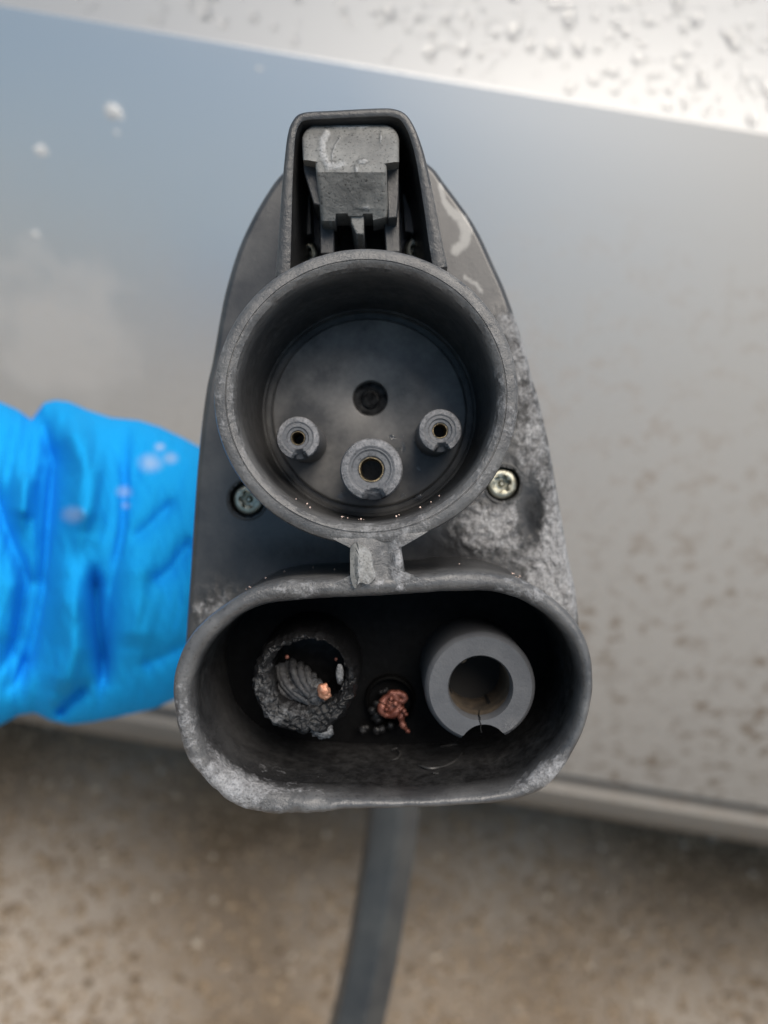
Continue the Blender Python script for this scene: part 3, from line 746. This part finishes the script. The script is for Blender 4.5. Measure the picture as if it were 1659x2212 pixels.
for i, p in enumerate(V):
    k = i // N
    ang = math.atan2(p.z - bc2.z, p.x - bc2.x)
    if 2 <= k < 7 + NF:
        w = 1.0 if k > 2 else 0.5
        d = -0.0006 * max(0, math.cos(ang - math.radians(225))) + 0.0005 * fbm(p, 420, 1.0, 3) + 0.00035 * fbm(p, 1000, 4.0, 3) + 0.0003 * nz(p, 2200, 3)
        V[i] = p + Vector((0.0004 * nz(p, 900, 1), d * w, 0.0004 * nz(p, 900, 7)))
        lowl = 0.5 + 0.5 * math.cos(ang - math.radians(225))
        ash.append(0.04 + 0.36 * lowl); soot_shade.append(0.15 + 0.5 * (1 - lowl))
    else: ash.append(0.03); soot_shade.append(0.8)
bp = mesh_obj('burnt_power_contact', V, Fc, M_CHAR, plug, attrs={'ash': ash, 'soot_shade': soot_shade}, sharp=80)
bp['label'] = 'charred ragged power contact with a melted core'
# twisted melted core
A = L(622, 1470, YB + 0.0085); B = L(690, 1502, YB + 0.0008)
loops = []; n1 = 60; N2 = 130
ax = (B - A); axn = ax.normalized(); s1 = axn.orthogonal().normalized(); s2 = axn.cross(s1)
for i in range(n1):
    t = i / (n1 - 1); cc = A.lerp(B, t); rr = S(36, YB) * (1 - 0.45 * t ** 1.5) * (1 if t < 0.93 else math.sqrt(max(0.03, 1 - ((t - 0.93) / 0.07) ** 2)))
    lp = []
    for j in range(N2):
        a = 2 * math.pi * j / N2
        rid = 0.10 * math.sin(2 * a + t * 5) + 0.06 * math.sin(5 * a + t * 7) + 0.045 * math.sin(11 * a + t * 9 + 2 * mnoise.noise(Vector((math.cos(a), math.sin(a), t * 3))))
        v = Vector((math.cos(a) * 1.6, math.sin(a) * 1.6, t * 2.5))
        k = 1 + rid * 1.5 + 0.14 * mnoise.noise(v) + 0.07 * mnoise.noise(v * 2.6) + 0.06 * mnoise.noise(v * 7) + 0.035 * mnoise.noise(v * 16)
        lp.append(cc + (s1 * math.cos(a) + s2 * math.sin(a)) * rr * k)
    loops.append(lp)
cmb = MB(); cmb.loft(loops, cap0=True, cap1=True)
for k in range(13):          # strands twisted round the core
    a0_ = 2 * math.pi * k / 13 + rng.uniform(-0.15, 0.15); sp = []; tw = 2.1 + rng.uniform(-0.25, 0.25); t1 = rng.uniform(0.82, 0.99)
    for i in range(26):
        t = t1 * i / 25; a = a0_ + tw * t; rr = S(43, YB) * (1 - 0.55 * t ** 1.4) * (1 + 0.10 * mnoise.noise(Vector((k * 3.1, t * 4, 0))))
        sp.append(A.lerp(B, t) + (s1 * math.cos(a) + s2 * math.sin(a)) * rr)
    cmb.tube(sp, [S(9.5, YB) * (1 - 0.35 * i / 25) * (1 + 0.22 * mnoise.noise(Vector((k, i * 0.5, 2)))) for i in range(26)], 10)
V, Fc = cmb.v, cmb.f
for i, p in enumerate(V): V[i] = p + Vector((nz(p, 1500, 1), nz(p, 1500, 5), nz(p, 1500, 9))) * 0.00013
M_CORE = plastic('melted_core', base=(0.045, 0.046, 0.05), dust=(0.12, 0.122, 0.128), ash=(0.2, 0.2, 0.2), rough=0.27, pits=1.2, dusty=0.8)
core = mesh_obj('melted_core', V, Fc, M_CORE, bp, sharp=80, attrs={'ash': [0.35] * len(V), 'soot_shade': [0.1] * len(V)})
mb = MB(); tp = L(699, 1493, YB - 0.0008)
mb.ball(tp, S(15, YB), 20, 14, (0.95, 0.7, 1.15), 2.2, 0.35, 3)
mb.ball(tp + Vector((0.0004, 0, -0.0006)), S(10, YB), 14, 10, (1, 0.8, 1), 2.5, 0.4, 8)
mb.build('copper_tip', M_COPPER, bp, sharp=70)['label'] = 'bare copper end of the melted core'
mb = MB(); mb.ball(L(620, 1419, YB + 0.004), S(5, YB), 10, 8); mb.ball(L(726, 1424, YB + 0.003), S(4, YB), 10, 8)
mb.build('copper_bead', M_COPPERRED, bp)
# flakes
mb = MB()
mb.ball(L(734, 1456, YB + 0.001), S(11, YB), 14, 10, (0.8, 0.6, 2.0), 3, 0.4, 2); mb.ball(L(696, 1578, YB + 0.0012), S(20, YB), 20, 14, (1.2, 0.6, 0.9), 3, 0.45, 5)
mb.build('burnt_flake', M_CHAR, bp, attrs={'ash': [0.7] * len(mb.v)}, sharp=80)

# melted copper stub between the contacts ----------------------------------
YC = 0.0185
hcp = L(843, 1515, 0.0225)
prof = [(S(56, 0.0225), 0.0241), (S(54, 0.0225), 0.0225), (S(50, 0.0225), 0.0222), (S(47, 0.0225), 0.0226), (S(46, 0.0225), 0.0242)]
V, Fc = loft(lathe_loops((hcp.x, hcp.z), prof, 60))
mesh_obj('wire_recess', V, Fc, M_BLACK, plug, attrs={'soot_shade': [0.4] * len(V)})
Z7 = lambda zx, zy: ((1060 + zx * 0.14467) * 0.7373, (1960 + zy * 0.14467) * 0.7373)
mb = MB()
cc = L(*Z7(590, 740), YC + 0.001)
mb.ball(cc, S(24, YC), 28, 20, (1.05, 0.8, 1.05), 2.4, 0.3, 3)
rimp = [L(*Z7(x, y), YC - 0.0003) for x, y in [(430, 700), (400, 790), (440, 890), (530, 940), (640, 910), (720, 840), (750, 720), (700, 580), (620, 500), (520, 560), (440, 650)]]
mb.tube(catmull(rimp, 40), [S(8.5 + 2 * math.sin(i * 0.5), YC) for i in range(40)], 10)
mb.tube(catmull([L(*Z7(x, y), YC - 0.0004) for x, y in [(600, 500), (720, 490), (820, 520), (880, 580), (840, 650), (760, 640)]], 20, False), [S(8.0 - 0.1 * i, YC) for i in range(20)], 10)
tl = catmull([L(*Z7(x, y), YC - 0.0002) for x, y in [(760, 760), (800, 880), (800, 1000), (830, 1120), (870, 1190), (920, 1250)]], 22, False)
mb.tube(tl, [S(9.5 + 1.5 * math.sin(i * 0.9) - 0.2 * i, YC) for i in range(22)], 10)
for x, y, r in [(900, 920, 5), (930, 1255, 5.5), (860, 850, 5), (600, 600, 5), (570, 680, 4), (545, 750, 4), (680, 700, 6), (500, 820, 5)]:
    mb.ball(L(*Z7(x, y), YC - 0.0012), S(r, YC), 10, 8)
for i, p in enumerate(mb.v): mb.v[i] = p + Vector((0.00012 * nz(p, 1800, 1), 0.00012 * nz(p, 1800, 5), 0.00012 * nz(p, 1800, 9)))
st = mb.build('copper_stub', M_COPPERRED, plug, sharp=80); st['label'] = 'reddish lump of melted copper with a drip'
mb = MB()
for x, y, r in [(300, 720, 9), (220, 850, 10), (290, 960, 12), (330, 1020, 10), (200, 830, 8), (400, 1220, 9), (300, 1250, 9), (580, 1150, 9), (20, 1230, 10), (450, 460, 6), (500, 420, 5), (390, 470, 5), (100, 1190, 6)]:
    mb.ball(L(*Z7(x, y), YC + 0.003), S(r, YC), 12, 9, (1, 0.7, 1), 3, 0.5, x)
mb.build('soot_clump', M_CHAR, plug, sharp=80, attrs={'ash': [0.12] * len(mb.v), 'soot_shade': [0.3] * len(mb.v)})

def on_wall(px_, py_):
    y = 0.115 * (1720 - VPY) / (py_ - VPY) - 0.115
    return L(px_, py_ - 2, max(0.001, y))
mb = MB()
for pl_, r_ in (([(905, 1655), (930, 1662), (965, 1655), (990, 1640), (1000, 1622), (985, 1612), (950, 1615)], 0.00022), ([(846, 1622), (858, 1619), (864, 1630), (858, 1640), (846, 1644)], 0.0002), ([(935, 1672), (948, 1673)], 0.0002)):
    cw = catmull([on_wall(x, y) for x, y in pl_], 30, False); mb.tube(cw, [r_ * (0.5 + 0.6 * abs(math.sin(i * 0.45))) for i in range(30)], 8)
mb.build('dried_water_mark', M_INNER, plug)

# bridge joining the two shrouds ---------------------------------------------
def bridge_loop(pxs, y): return [L(x, py, y) for x, py in pxs]
outl = [(700, 1155), (745, 1163), (762, 1172), (757, 1185), (756, 1225), (758, 1250), (745, 1262), (700, 1272), (720, 1284), (800, 1287), (900, 1280), (960, 1268), (905, 1258), (876, 1240), (872, 1215), (868, 1180), (880, 1166), (930, 1145), (880, 1138), (830, 1152), (760, 1150)]
o2 = catmull([L(x, y, 0) for x, y in outl], 180)
cb = L(815, 1212, 0)
loops = [[Vector((p.x, 0.020, p.z)) for p in o2], [Vector((p.x, 0.004, p.z)) for p in o2], [Vector((p.x, 0.0011, p.z)) for p in o2]]
for f, y in ((0.975, 0.0007), (0.94, 0.0004), (0.88, 0.0002), (0.8, 0.00005), (0.7, -0.00005), (0.6, -0.0001), (0.5, -0.0001), (0.4, -0.0001), (0.3, -0.0001), (0.2, -0.0001), (0.1, -0.0001)):
    loops.append([Vector((cb.x + (p.x - cb.x) * f, y, cb.z + (p.z - cb.z) * f)) for p in o2])
V, Fc = loft(loops, cap0=True, cap1=True); ash = []
for i, p in enumerate(V):
    px_, py_ = pix(p)
    if p.y < 0.0009:
        dd = 0.0007 * blob(px_, py_, 838, 1195, 18, 70) * -1     # shallow hollow face between the two melted ridges
        V[i] = p + Vector((0, -dd - 0.0006 * blob(px_, py_, 782, 1225, 22, 34, 3) - 0.0004 * blob(px_, py_, 862, 1225, 10, 45) + 0.00022 * fbm(p, 700, 2, 4) * (0.3 + blob(px_, py_, 840, 1265, 60, 30)), 0))
    ash.append(min(1, 0.25 + 0.6 * blob(px_, py_, 790, 1222, 16, 30) + 0.55 * blob(px_, py_, 860, 1210, 14, 50) + 0.3 * blob(px_, py_, 840, 1262, 70, 16)) if p.y < 0.003 else 0.05)
mesh_obj('shroud_bridge', V, Fc, M_RIM, plug, attrs={'ash': ash, 'soot_shade': [0] * len(V)}, sharp=45)
# pale melted facet on the bridge's left
fp = [(757, 1182), (772, 1172), (800, 1190), (806, 1222), (812, 1245), (796, 1262), (778, 1258), (766, 1272), (757, 1250), (756, 1215)]
f1 = catmull([L(x, y, -0.0006) for x, y in fp], 80); fcn = L(786, 1222, -0.0006)
loops = [[Vector((p.x, 0.002, p.z)) for p in f1], [Vector((p.x, 0.0, p.z)) for p in f1]]
for f in (0.97, 0.85, 0.65, 0.4, 0.15):
    loops.append([Vector((fcn.x + (p.x - fcn.x) * f, -0.0012 - 0.0005 * (1 - f) + 0.0009 * max(0, (pix(p)[0] * f + 786 * (1 - f) - 775) / -25.0) * 0.6, fcn.z + (p.z - fcn.z) * f)) for p in f1])
V, Fc = loft(loops, cap1=True)
V = [p + Vector((0, 0.00025 * fbm(p, 500, 3, 3), 0)) for p in V]
mesh_obj('melted_facet', V, Fc, M_LATCH, plug, attrs={'ash': [0.55 if pix(p)[0] > 772 else 0.0 for p in V], 'soot_shade': [0.0] * len(V)}, sharp=28)

# latch guard ------------------------------------------------------------------
YG = 0.0055
go = [(590, 588), (598, 500), (606, 406), (613, 340), (620, 290), (630, 260), (653, 241), (720, 236), (820, 231), (853, 233), (876, 243), (893, 266), (910, 306), (923, 350), (943, 440), (958, 515), (970, 566)]
g = catmull([L(x, y, YG) for x, y in go], 150, closed=False)
gcn = L(780, 450, YG)
def goff(d, y, sh=0.0):
    out = []
    for i, p in enumerate(g):
        t = (g[min(i + 1, 149)] - g[max(i - 1, 0)]).normalized(); nn = Vector((t.z, 0, -t.x))
        if nn.dot(gcn - p) < 0: nn = -nn
        f = i / 149
        d_ = d * (1 + 0.8 * max(0.0, (abs(f - 0.5) - 0.18) / 0.32)) if d > 0 else d
        q = p + nn * d_
        # front edge steps back towards the two feet
        side = max(0.0, (abs(f - 0.5) - 0.18) / 0.32)
        out.append(Vector((q.x, y if y > 0.02 else YG + (y - YG) + 0.002 * side, q.z)))
    return out
th = 0.00135
secs = [goff(-0.0009, YP + 0.0005), goff(-0.0002, 0.012), goff(0.0, YG + 0.0006), goff(0.00012, YG + 0.0002), goff(0.0004, YG), goff(th - 0.0004, YG), goff(th - 0.0001, YG + 0.0002), goff(th, YG + 0.0007), goff(th + 0.0002, 0.012), goff(th + 0.0006, YP + 0.0005)]
n = len(secs[0]); V, Fc = [], []
V, Fc = loft([[s[i] for s in secs] for i in range(n)], closed=True, cap0=True, cap1=True)
def guard_shade(p, j): return 0.55 if j >= 7 else (0.25 if j < 2 else 0.0)  # inner face darkened most: shade under the hood put into the colour
mesh_obj('latch_guard', V, Fc, M_PLASTIC, plug, attrs={'ash': [0.2 if 2 <= (i % 10) <= 6 else 0.0 for i in range(len(V))], 'soot_shade': [guard_shade(p, i % 10) for i, p in enumerate(V)]}, sharp=40)

# latch -----------------------------------------------------------------------
def rrect(x0, x1, y0, y1, r, y, n=8, rb=None):
    rb = r if rb is None else rb
    out = []
    for cx, cy, a0_, rr in ((x1 - r, y0 + r, -90, r), (x1 - rb, y1 - rb, 0, rb), (x0 + rb, y1 - rb, 90, rb), (x0 + r, y0 + r, 180, r)):
        for k in range(n + 1):
            a = math.radians(a0_ + 90 * k / n); out.append((cx + rr * math.cos(a), cy + rr * math.sin(a), y))
    return out
def ridge(py):       # depth of the latch face: ridge nearest the viewer at py 372
    if py < 372: return 0.0040 + 0.0034 * ((372 - py) / 104.0) ** 1.25
    return 0.0040 + 0.0043 * ((py - 372) / 100.0)
def face_grid(mb, xl, xr, y0, y1, nx=40, ny=44, back=0.022, r=0.0, dz=0.0, bot=None, round_=5):
    """a block whose front follows the ridge, corners rounded at the top by r px"""
    rows = []
    for i in range(ny + 1):
        v = i / ny; row = []
        for j in range(nx + 1):
            u = j / nx
            py = y0 + (y1 - y0) * v
            ins = 0.0
            if r and py - y0 < r:
                q = r - (py - y0); ins = r - math.sqrt(max(0, r * r - q * q))
            a = xl(py) + ins; b = xr(py) - ins
            px_ = a + (b - a) * u
            pyy = py if bot is None else min(py, bot(px_))
            edge = min(px_ - a, b - px_, pyy - y0 + (0 if r else 3))
            e = max(0, 1 - max(edge, 0) / round_)
            dep = ridge(pyy) + dz + 0.0009 * (1 - math.sqrt(max(0, 1 - e * e)))
            row.append(L(px_, pyy, dep))
        rows.append(row)
    V = [p for row in rows for p in row]; n = nx + 1; Fc = []
    for i in range(ny):
        for j in range(nx): Fc.append((i * n + j, i * n + j + 1, (i + 1) * n + j + 1, (i + 1) * n + j))
    bd = [j for j in range(n)] + [i * n + nx for i in range(1, ny + 1)] + [ny * n + j for j in range(nx - 1, -1, -1)] + [i * n for i in range(ny - 1, 0, -1)]
    b0 = len(V)
    for i in bd:
        V.append(Vector((V[i].x, back, V[i].z)))
    m_ = len(bd)
    for k in range(m_): Fc.append((bd[k], bd[(k + 1) % m_], b0 + (k + 1) % m_, b0 + k))
    Fc.append(tuple(b0 + k for k in range(m_)))
    mb.add((V, Fc))
lat = MB()
def tongue_bot(x):
    if 724 < x < 752 or 783 < x < 806: return 461
    if 752 <= x <= 783: return 466
    return 477 - max(0, (x - 800)) * 0.25
def lat_l(y):
    w = 652 + max(0, y - 300) * 0.06; t = 680 + (y - 346) * 0.10
    f = max(0, min(1, (y - 346 - 0.55 * 0) / 4.0)); return w + (t - w) * f
def lat_r(y):
    w = 862.0; t = 835 + (y - 350) * 0.035
    f = max(0, min(1, (y - 350) / 4.0)); return w + (t - w) * f
face_grid(lat, lat_l, lat_r, 269, 478, nx=110, ny=150, back=0.0135, r=36, bot=tongue_bot, round_=11)
ash = []
for i, p in enumerate(lat.v):
    px_, py_ = pix(p)
    a = 0.16
    if p.y < 0.012:
        d1 = segd(px_, py_, [(707, 297), (699, 315), (698, 335), (703, 352), (712, 367), (724, 368), (740, 362)])[0]; d2 = segd(px_, py_, [(736, 306), (725, 325), (719, 342), (720, 361)])[0]
        a += 0.8 * math.exp(-(d1 / 8) ** 2) + 0.4 * math.exp(-(d2 / 2.6) ** 2) 
        a += 1.1 * blob(px_, py_, 784, 357, 10, 5, 3) + 0.7 * blob(px_, py_, 771, 373, 4, 9) + 0.5 * blob(px_, py_, 823, 305, 3, 14) + 0.4 * blob(px_, py_, 760, 283, 40, 5) + 0.35 * blob(px_, py_, 786, 455, 16, 5) + 0.3 * blob(px_, py_, 760, 275, 110, 9)
        V0 = p; lat.v[i] = p + Vector((0, 0.00008 * fbm(p, 700, 2, 3), 0))
    ash.append(min(1, a))
lt = lat.build('latch', M_LATCH, plug, attrs={'ash': ash, 'soot_shade': [0.0 if p.y < 0.012 else 0.6 for p in lat.v]}, sharp=45)  # rear of the latch darkened: shade put into the colour
def prism(name, poly, y0, y1, mat, parent, soot_shade=0.3, y0b=None, bev=0.0002):
    mb = MB(); m_ = len(poly)
    a = [L(x, y, (y0 if y0b is None else y0 + (y0b - y0) * ((y - poly[0][1]) / (poly[-1][1] - poly[0][1] + 1e-6)))) for x, y in poly]
    b = [Vector((p.x, y1, p.z)) for p in a]
    mb.loft([b, a], cap0=True, cap1=True)
    o = mb.build(name, mat, parent, attrs={'ash': [0.05] * len(mb.v), 'soot_shade': [soot_shade] * len(mb.v)}, sharp=30)  # one even darkening over the whole part
    md = o.modifiers.new('bevel', 'BEVEL'); md.width = bev; md.segments = 2; md.limit_method = 'ANGLE'
    return o
prism('latch_wing', [(655, 352), (684, 350), (694, 445), (677, 440), (656, 370)], 0.0075, 0.0150, M_PLASTIC, plug)
prism('latch_wing', [(834, 350), (861.5, 352), (861.5, 428), (858, 470), (838, 472)], 0.0078, 0.0150, M_PLASTIC, plug)
prism('latch_leg', [(688, 430), (722, 430), (722, 548), (692, 548)], 0.0125, 0.0272, M_PLASTIC, plug, 0.25)
prism('latch_leg', [(826, 430), (862, 430), (865, 545), (834, 545)], 0.0115, 0.0272, M_PLASTIC, plug, 0.25)
prism('latch_rib', [(757, 440), (786, 440), (786, 506), (770, 506), (758, 480)], 0.0085, 0.0255, M_LATCH, plug, 0.15)
prism('guard_gusset', [(664, 420), (671, 418), (674, 505), (642, 515)], 0.0225, 0.0272, M_PLASTIC, plug, 0.1)
prism('guard_gusset', [(868, 415), (876, 420), (905, 505), (874, 500)], 0.0225, 0.0272, M_PLASTIC, plug, 0.1)

# dark water drops on the round socket floor; copper sparks round the rims ------------
for k, (x, y, r) in enumerate([(871, 967, 7), (869, 945, 5), (858, 972, 4), (905, 1012, 6), (736, 1072, 9), (745, 1066, 6), (870, 1070, 4), (800, 1090, 3), (905, 1072, 7), (848, 945, 5), (893, 955, 3.5)]):
    q = L(x, y, 0.0239); p = PLUG @ q
    put_drop(p, -AX, PX, S(r, 0.024), 'tiny dark water drop on the floor of the round socket', 'water drops in the round socket', k, k * 0.8)
mb = MB()
for k in range(15):
    a = math.radians(rng.gauss(265, 26)); rr = (279 + rng.uniform(-3, 6)) * k_; d = rng.uniform(0.0015, 0.008)
    mb.ball((rcx + (277.5 * k_ - 0.0001) * math.cos(a), d, rcz + (277.5 * k_ - 0.0001) * math.sin(a) * EZ), rng.choice([0.00006, 0.00008, 0.0001, 0.00016]), 6, 4)
mb.build('copper_spatter', M_SPARK, plug)['kind'] = 'stuff'
mb = MB()
for k in range(45):
    i = int((rng.random() ** 1.0) * NO); 
    p = lo[i].lerp(li[i], -0.02); 
    if pix(p)[1] > 1300: continue
    mb.ball(Vector((p.x, rng.uniform(0.004, 0.022), p.z)), rng.choice([0.00007, 0.00009, 0.00013]), 6, 4)
mb.build('copper_spatter', M_SPARK, plug)['kind'] = 'stuff'

# ------------------------------------------------------------------ PERSON: blue sleeve and hand on the handle
m, nt, b = newmat('blue_shell_fabric'); M_BLUE = m
co = node(nt, 'ShaderNodeTexCoord').outputs['Object']
n1 = tex(nt, 30, 4, 0.6, co); n2 = tex(nt, 2500, 2, 0.5, co)
c = mixc(nt, n1.outputs[0], (0.005, 0.345, 0.80), (0.012, 0.405, 0.89))
at = node(nt, 'ShaderNodeAttribute', attribute_name='mark')
nmk = tex(nt, 260, 4, 0.7, co)
c = mixc(nt, ramp(nt, math_(nt, 'MULTIPLY', at.outputs['Fac'], math_(nt, 'ADD', nmk.outputs[0], 0.45)), [(0.15, 0), (0.95, 1)]).outputs[0], c, (0.30, 0.50, 0.80))
nt.links.new(c, b.inputs['Base Color']); b.inputs['Roughness'].default_value = 0.85; b.inputs['Specular IOR Level'].default_value = 0.15
bump(nt, b, n2.outputs[0], 0.0003, 0.5)
person = empty('person', 'person in a bright blue jacket sleeve gripping the connector from behind', 'person', Matrix.Translation(P(300, 1215, 0.24)))
top = [(-260, 850), (-120, 862), (-40, 862), (0, 868), (40, 886), (68, 907), (95, 870), (120, 864), (150, 868), (190, 886), (240, 902), (300, 908), (345, 922), (400, 948), (432, 966), (480, 1000), (520, 1040)]
bot = [(-260, 1625), (-120, 1605), (-40, 1582), (0, 1567), (40, 1545), (75, 1540), (110, 1557), (150, 1566), (200, 1560), (250, 1550), (330, 1532), (370, 1515), (410, 1490), (450, 1455), (480, 1420), (520, 1380)]
def interp(tab, x):
    for (a, ya), (b_, yb_) in zip(tab, tab[1:]):
        if a <= x <= b_:
            f = (x - a) / (b_ - a); f = f * f * (3 - 2 * f) if False else f
            return ya + (yb_ - ya) * f
    return tab[0][1] if x < tab[0][0] else tab[-1][1]
# creases: polyline in sleeve coordinates (px, py), depth mm, width px; negative depth = ridge
CREASE = [([(-30, 1010), (10, 1130), (60, 1260), (40, 1380), (0, 1450)], 5.5, 26), ([(90, 905), (115, 1000), (105, 1130), (95, 1280), (65, 1420), (30, 1480)], 7, 24),
          ([(205, 1235), (208, 1300), (215, 1380), (228, 1470)], 7.5, 15), ([(120, 1550), (150, 1515), (190, 1478)], 6, 13), ([(272, 915), (270, 1050), (265, 1150), (240, 1270), (225, 1420), (210, 1550)], 2.2, 13),
          ([(420, 1160), (370, 1230), (330, 1260)], 2.5, 20), ([(380, 1080), (330, 1130), (285, 1170)], 2.2, 18), ([(410, 1390), (350, 1420), (300, 1440)], 1.8, 18),
          ([(150, 900), (190, 1020), (180, 1150)], -5, 34), ([(60, 1020), (45, 1120)], -4, 22), ([(150, 1250), (160, 1400), (130, 1500)], -5, 36), ([(300, 1200), (290, 1400)], -3, 40), ([(-120, 900), (-80, 1200), (-130, 1500)], 7, 30), ([(-190, 900), (-170, 1500)], -6, 30)]
NS, NV = 320, 260; loops = []; marks = []
SD = 0.235
wm = person.matrix_world.inverted()
for i in range(NS + 1):
    px_ = -260 + 780 * i / NS; t_, b_ = interp(top, px_), interp(bot, px_); cy, hh = (t_ + b_) / 2, (b_ - t_) / 2
    lp = []
    for j in range(NV):
        a = 2 * math.pi * j / NV
        py = cy - hh * math.cos(a)
        dep = SD - 0.030 * math.sin(a) + 0.00002 * (px_ - 300) * -0.6
        if math.sin(a) > 0:
            off = 0
            for poly, mm, w in CREASE:
                d, f_ = segd(px_, py, poly)
                off += mm * 0.0019 * math.exp(-(abs(d) / w) ** (1.25 if mm > 0 else 2)) * min(1, 4 * f_ + 0.35, 4 * (1 - f_) + 0.35)
            off += 0.0012 * mnoise.noise(Vector((px_ * 0.012, py * 0.007, 0))) + 0.0028 * max(0.25, min(1, (240 - px_) / 160)) * abs(mnoise.noise(Vector((px_ * 0.034 + py * 0.004, py * 0.0035, 8)))) + 0.0005 * (1 - abs(mnoise.noise(Vector((px_ * 0.03 + py * 0.008, py * 0.006, 3)))) * 2) + 0.0005 * mnoise.noise(Vector((px_ * 0.06 - py * 0.02, py * 0.02, 5)))
            dep += off * min(1, math.sin(a) * 2.5)
        lp.append(wm @ P(px_, py, dep))
        mk = 0.0
        if math.sin(a) > 0:
            for mx, my, mr in ((325, 1000, 22), (368, 990, 14), (268, 1062, 14), (157, 1112, 20), (345, 965, 10), (272, 1092, 8)):
                mk = max(mk, blob(px_, py, mx, my, mr * 1.2, mr * 0.9))
        marks.append(mk)
    loops.append(lp)
V, Fc = loft(loops, cap0=True, cap1=True)
mesh_obj('jacket_sleeve', V, Fc, M_BLUE, person, sharp=None, attrs={'mark': marks})
# hand wrapped round the grip (behind the plate)
mb = MB()
gp = lambda f: catmull(pts[2:6], 30, False)[int(f * 29)]
sx = Vector((1, 0, 0))
wr = PLUG.inverted() @ P(500, 1215, SD)
palm_c = gp(0.55) + Vector((-0.026, 0.004, 0.0))
mb.tube([wr + Vector((-0.02, 0, 0)), wr, wr.lerp(palm_c, 0.55), palm_c], [0.026, 0.027, 0.027, 0.024], 20)
for k in range(4):
    c0 = gp(0.25 + 0.2 * k); rg = 0.0285; L_ = [1.0, 1.08, 1.0, 0.82][k]
    arc = []
    for q in range(12):
        a = math.radians(180 - 250 * L_ * q / 11)
        arc.append(c0 + Vector((rg * math.cos(a), rg * math.sin(a) * 0.98, 0)))
    mb.tube(arc, [0.0092 - 0.0024 * q / 11 for q in range(12)], 12); mb.ball(arc[-1], 0.0070, 12, 8)
tb = [palm_c + Vector((0.0, -0.006, 0.016)), gp(0.25) + Vector((-0.022, -0.018, 0.014)), gp(0.2) + Vector((-0.004, -0.027, 0.012)), gp(0.2) + Vector((0.012, -0.024, 0.008))]
mb.tube(catmull(tb, 14, False), [0.0125 - 0.004 * q / 13 for q in range(14)], 12)
inv = wm @ PLUG
hand = mesh_obj('hand', [inv @ v for v in mb.v], mb.f, M_SKIN, person, sharp=None)
md = hand.modifiers.new('remesh', 'REMESH'); md.mode = 'VOXEL'; md.voxel_size = 0.0018; md.use_smooth_shade = True
md = hand.modifiers.new('smooth', 'SMOOTH'); md.iterations = 6; md.factor = 0.5
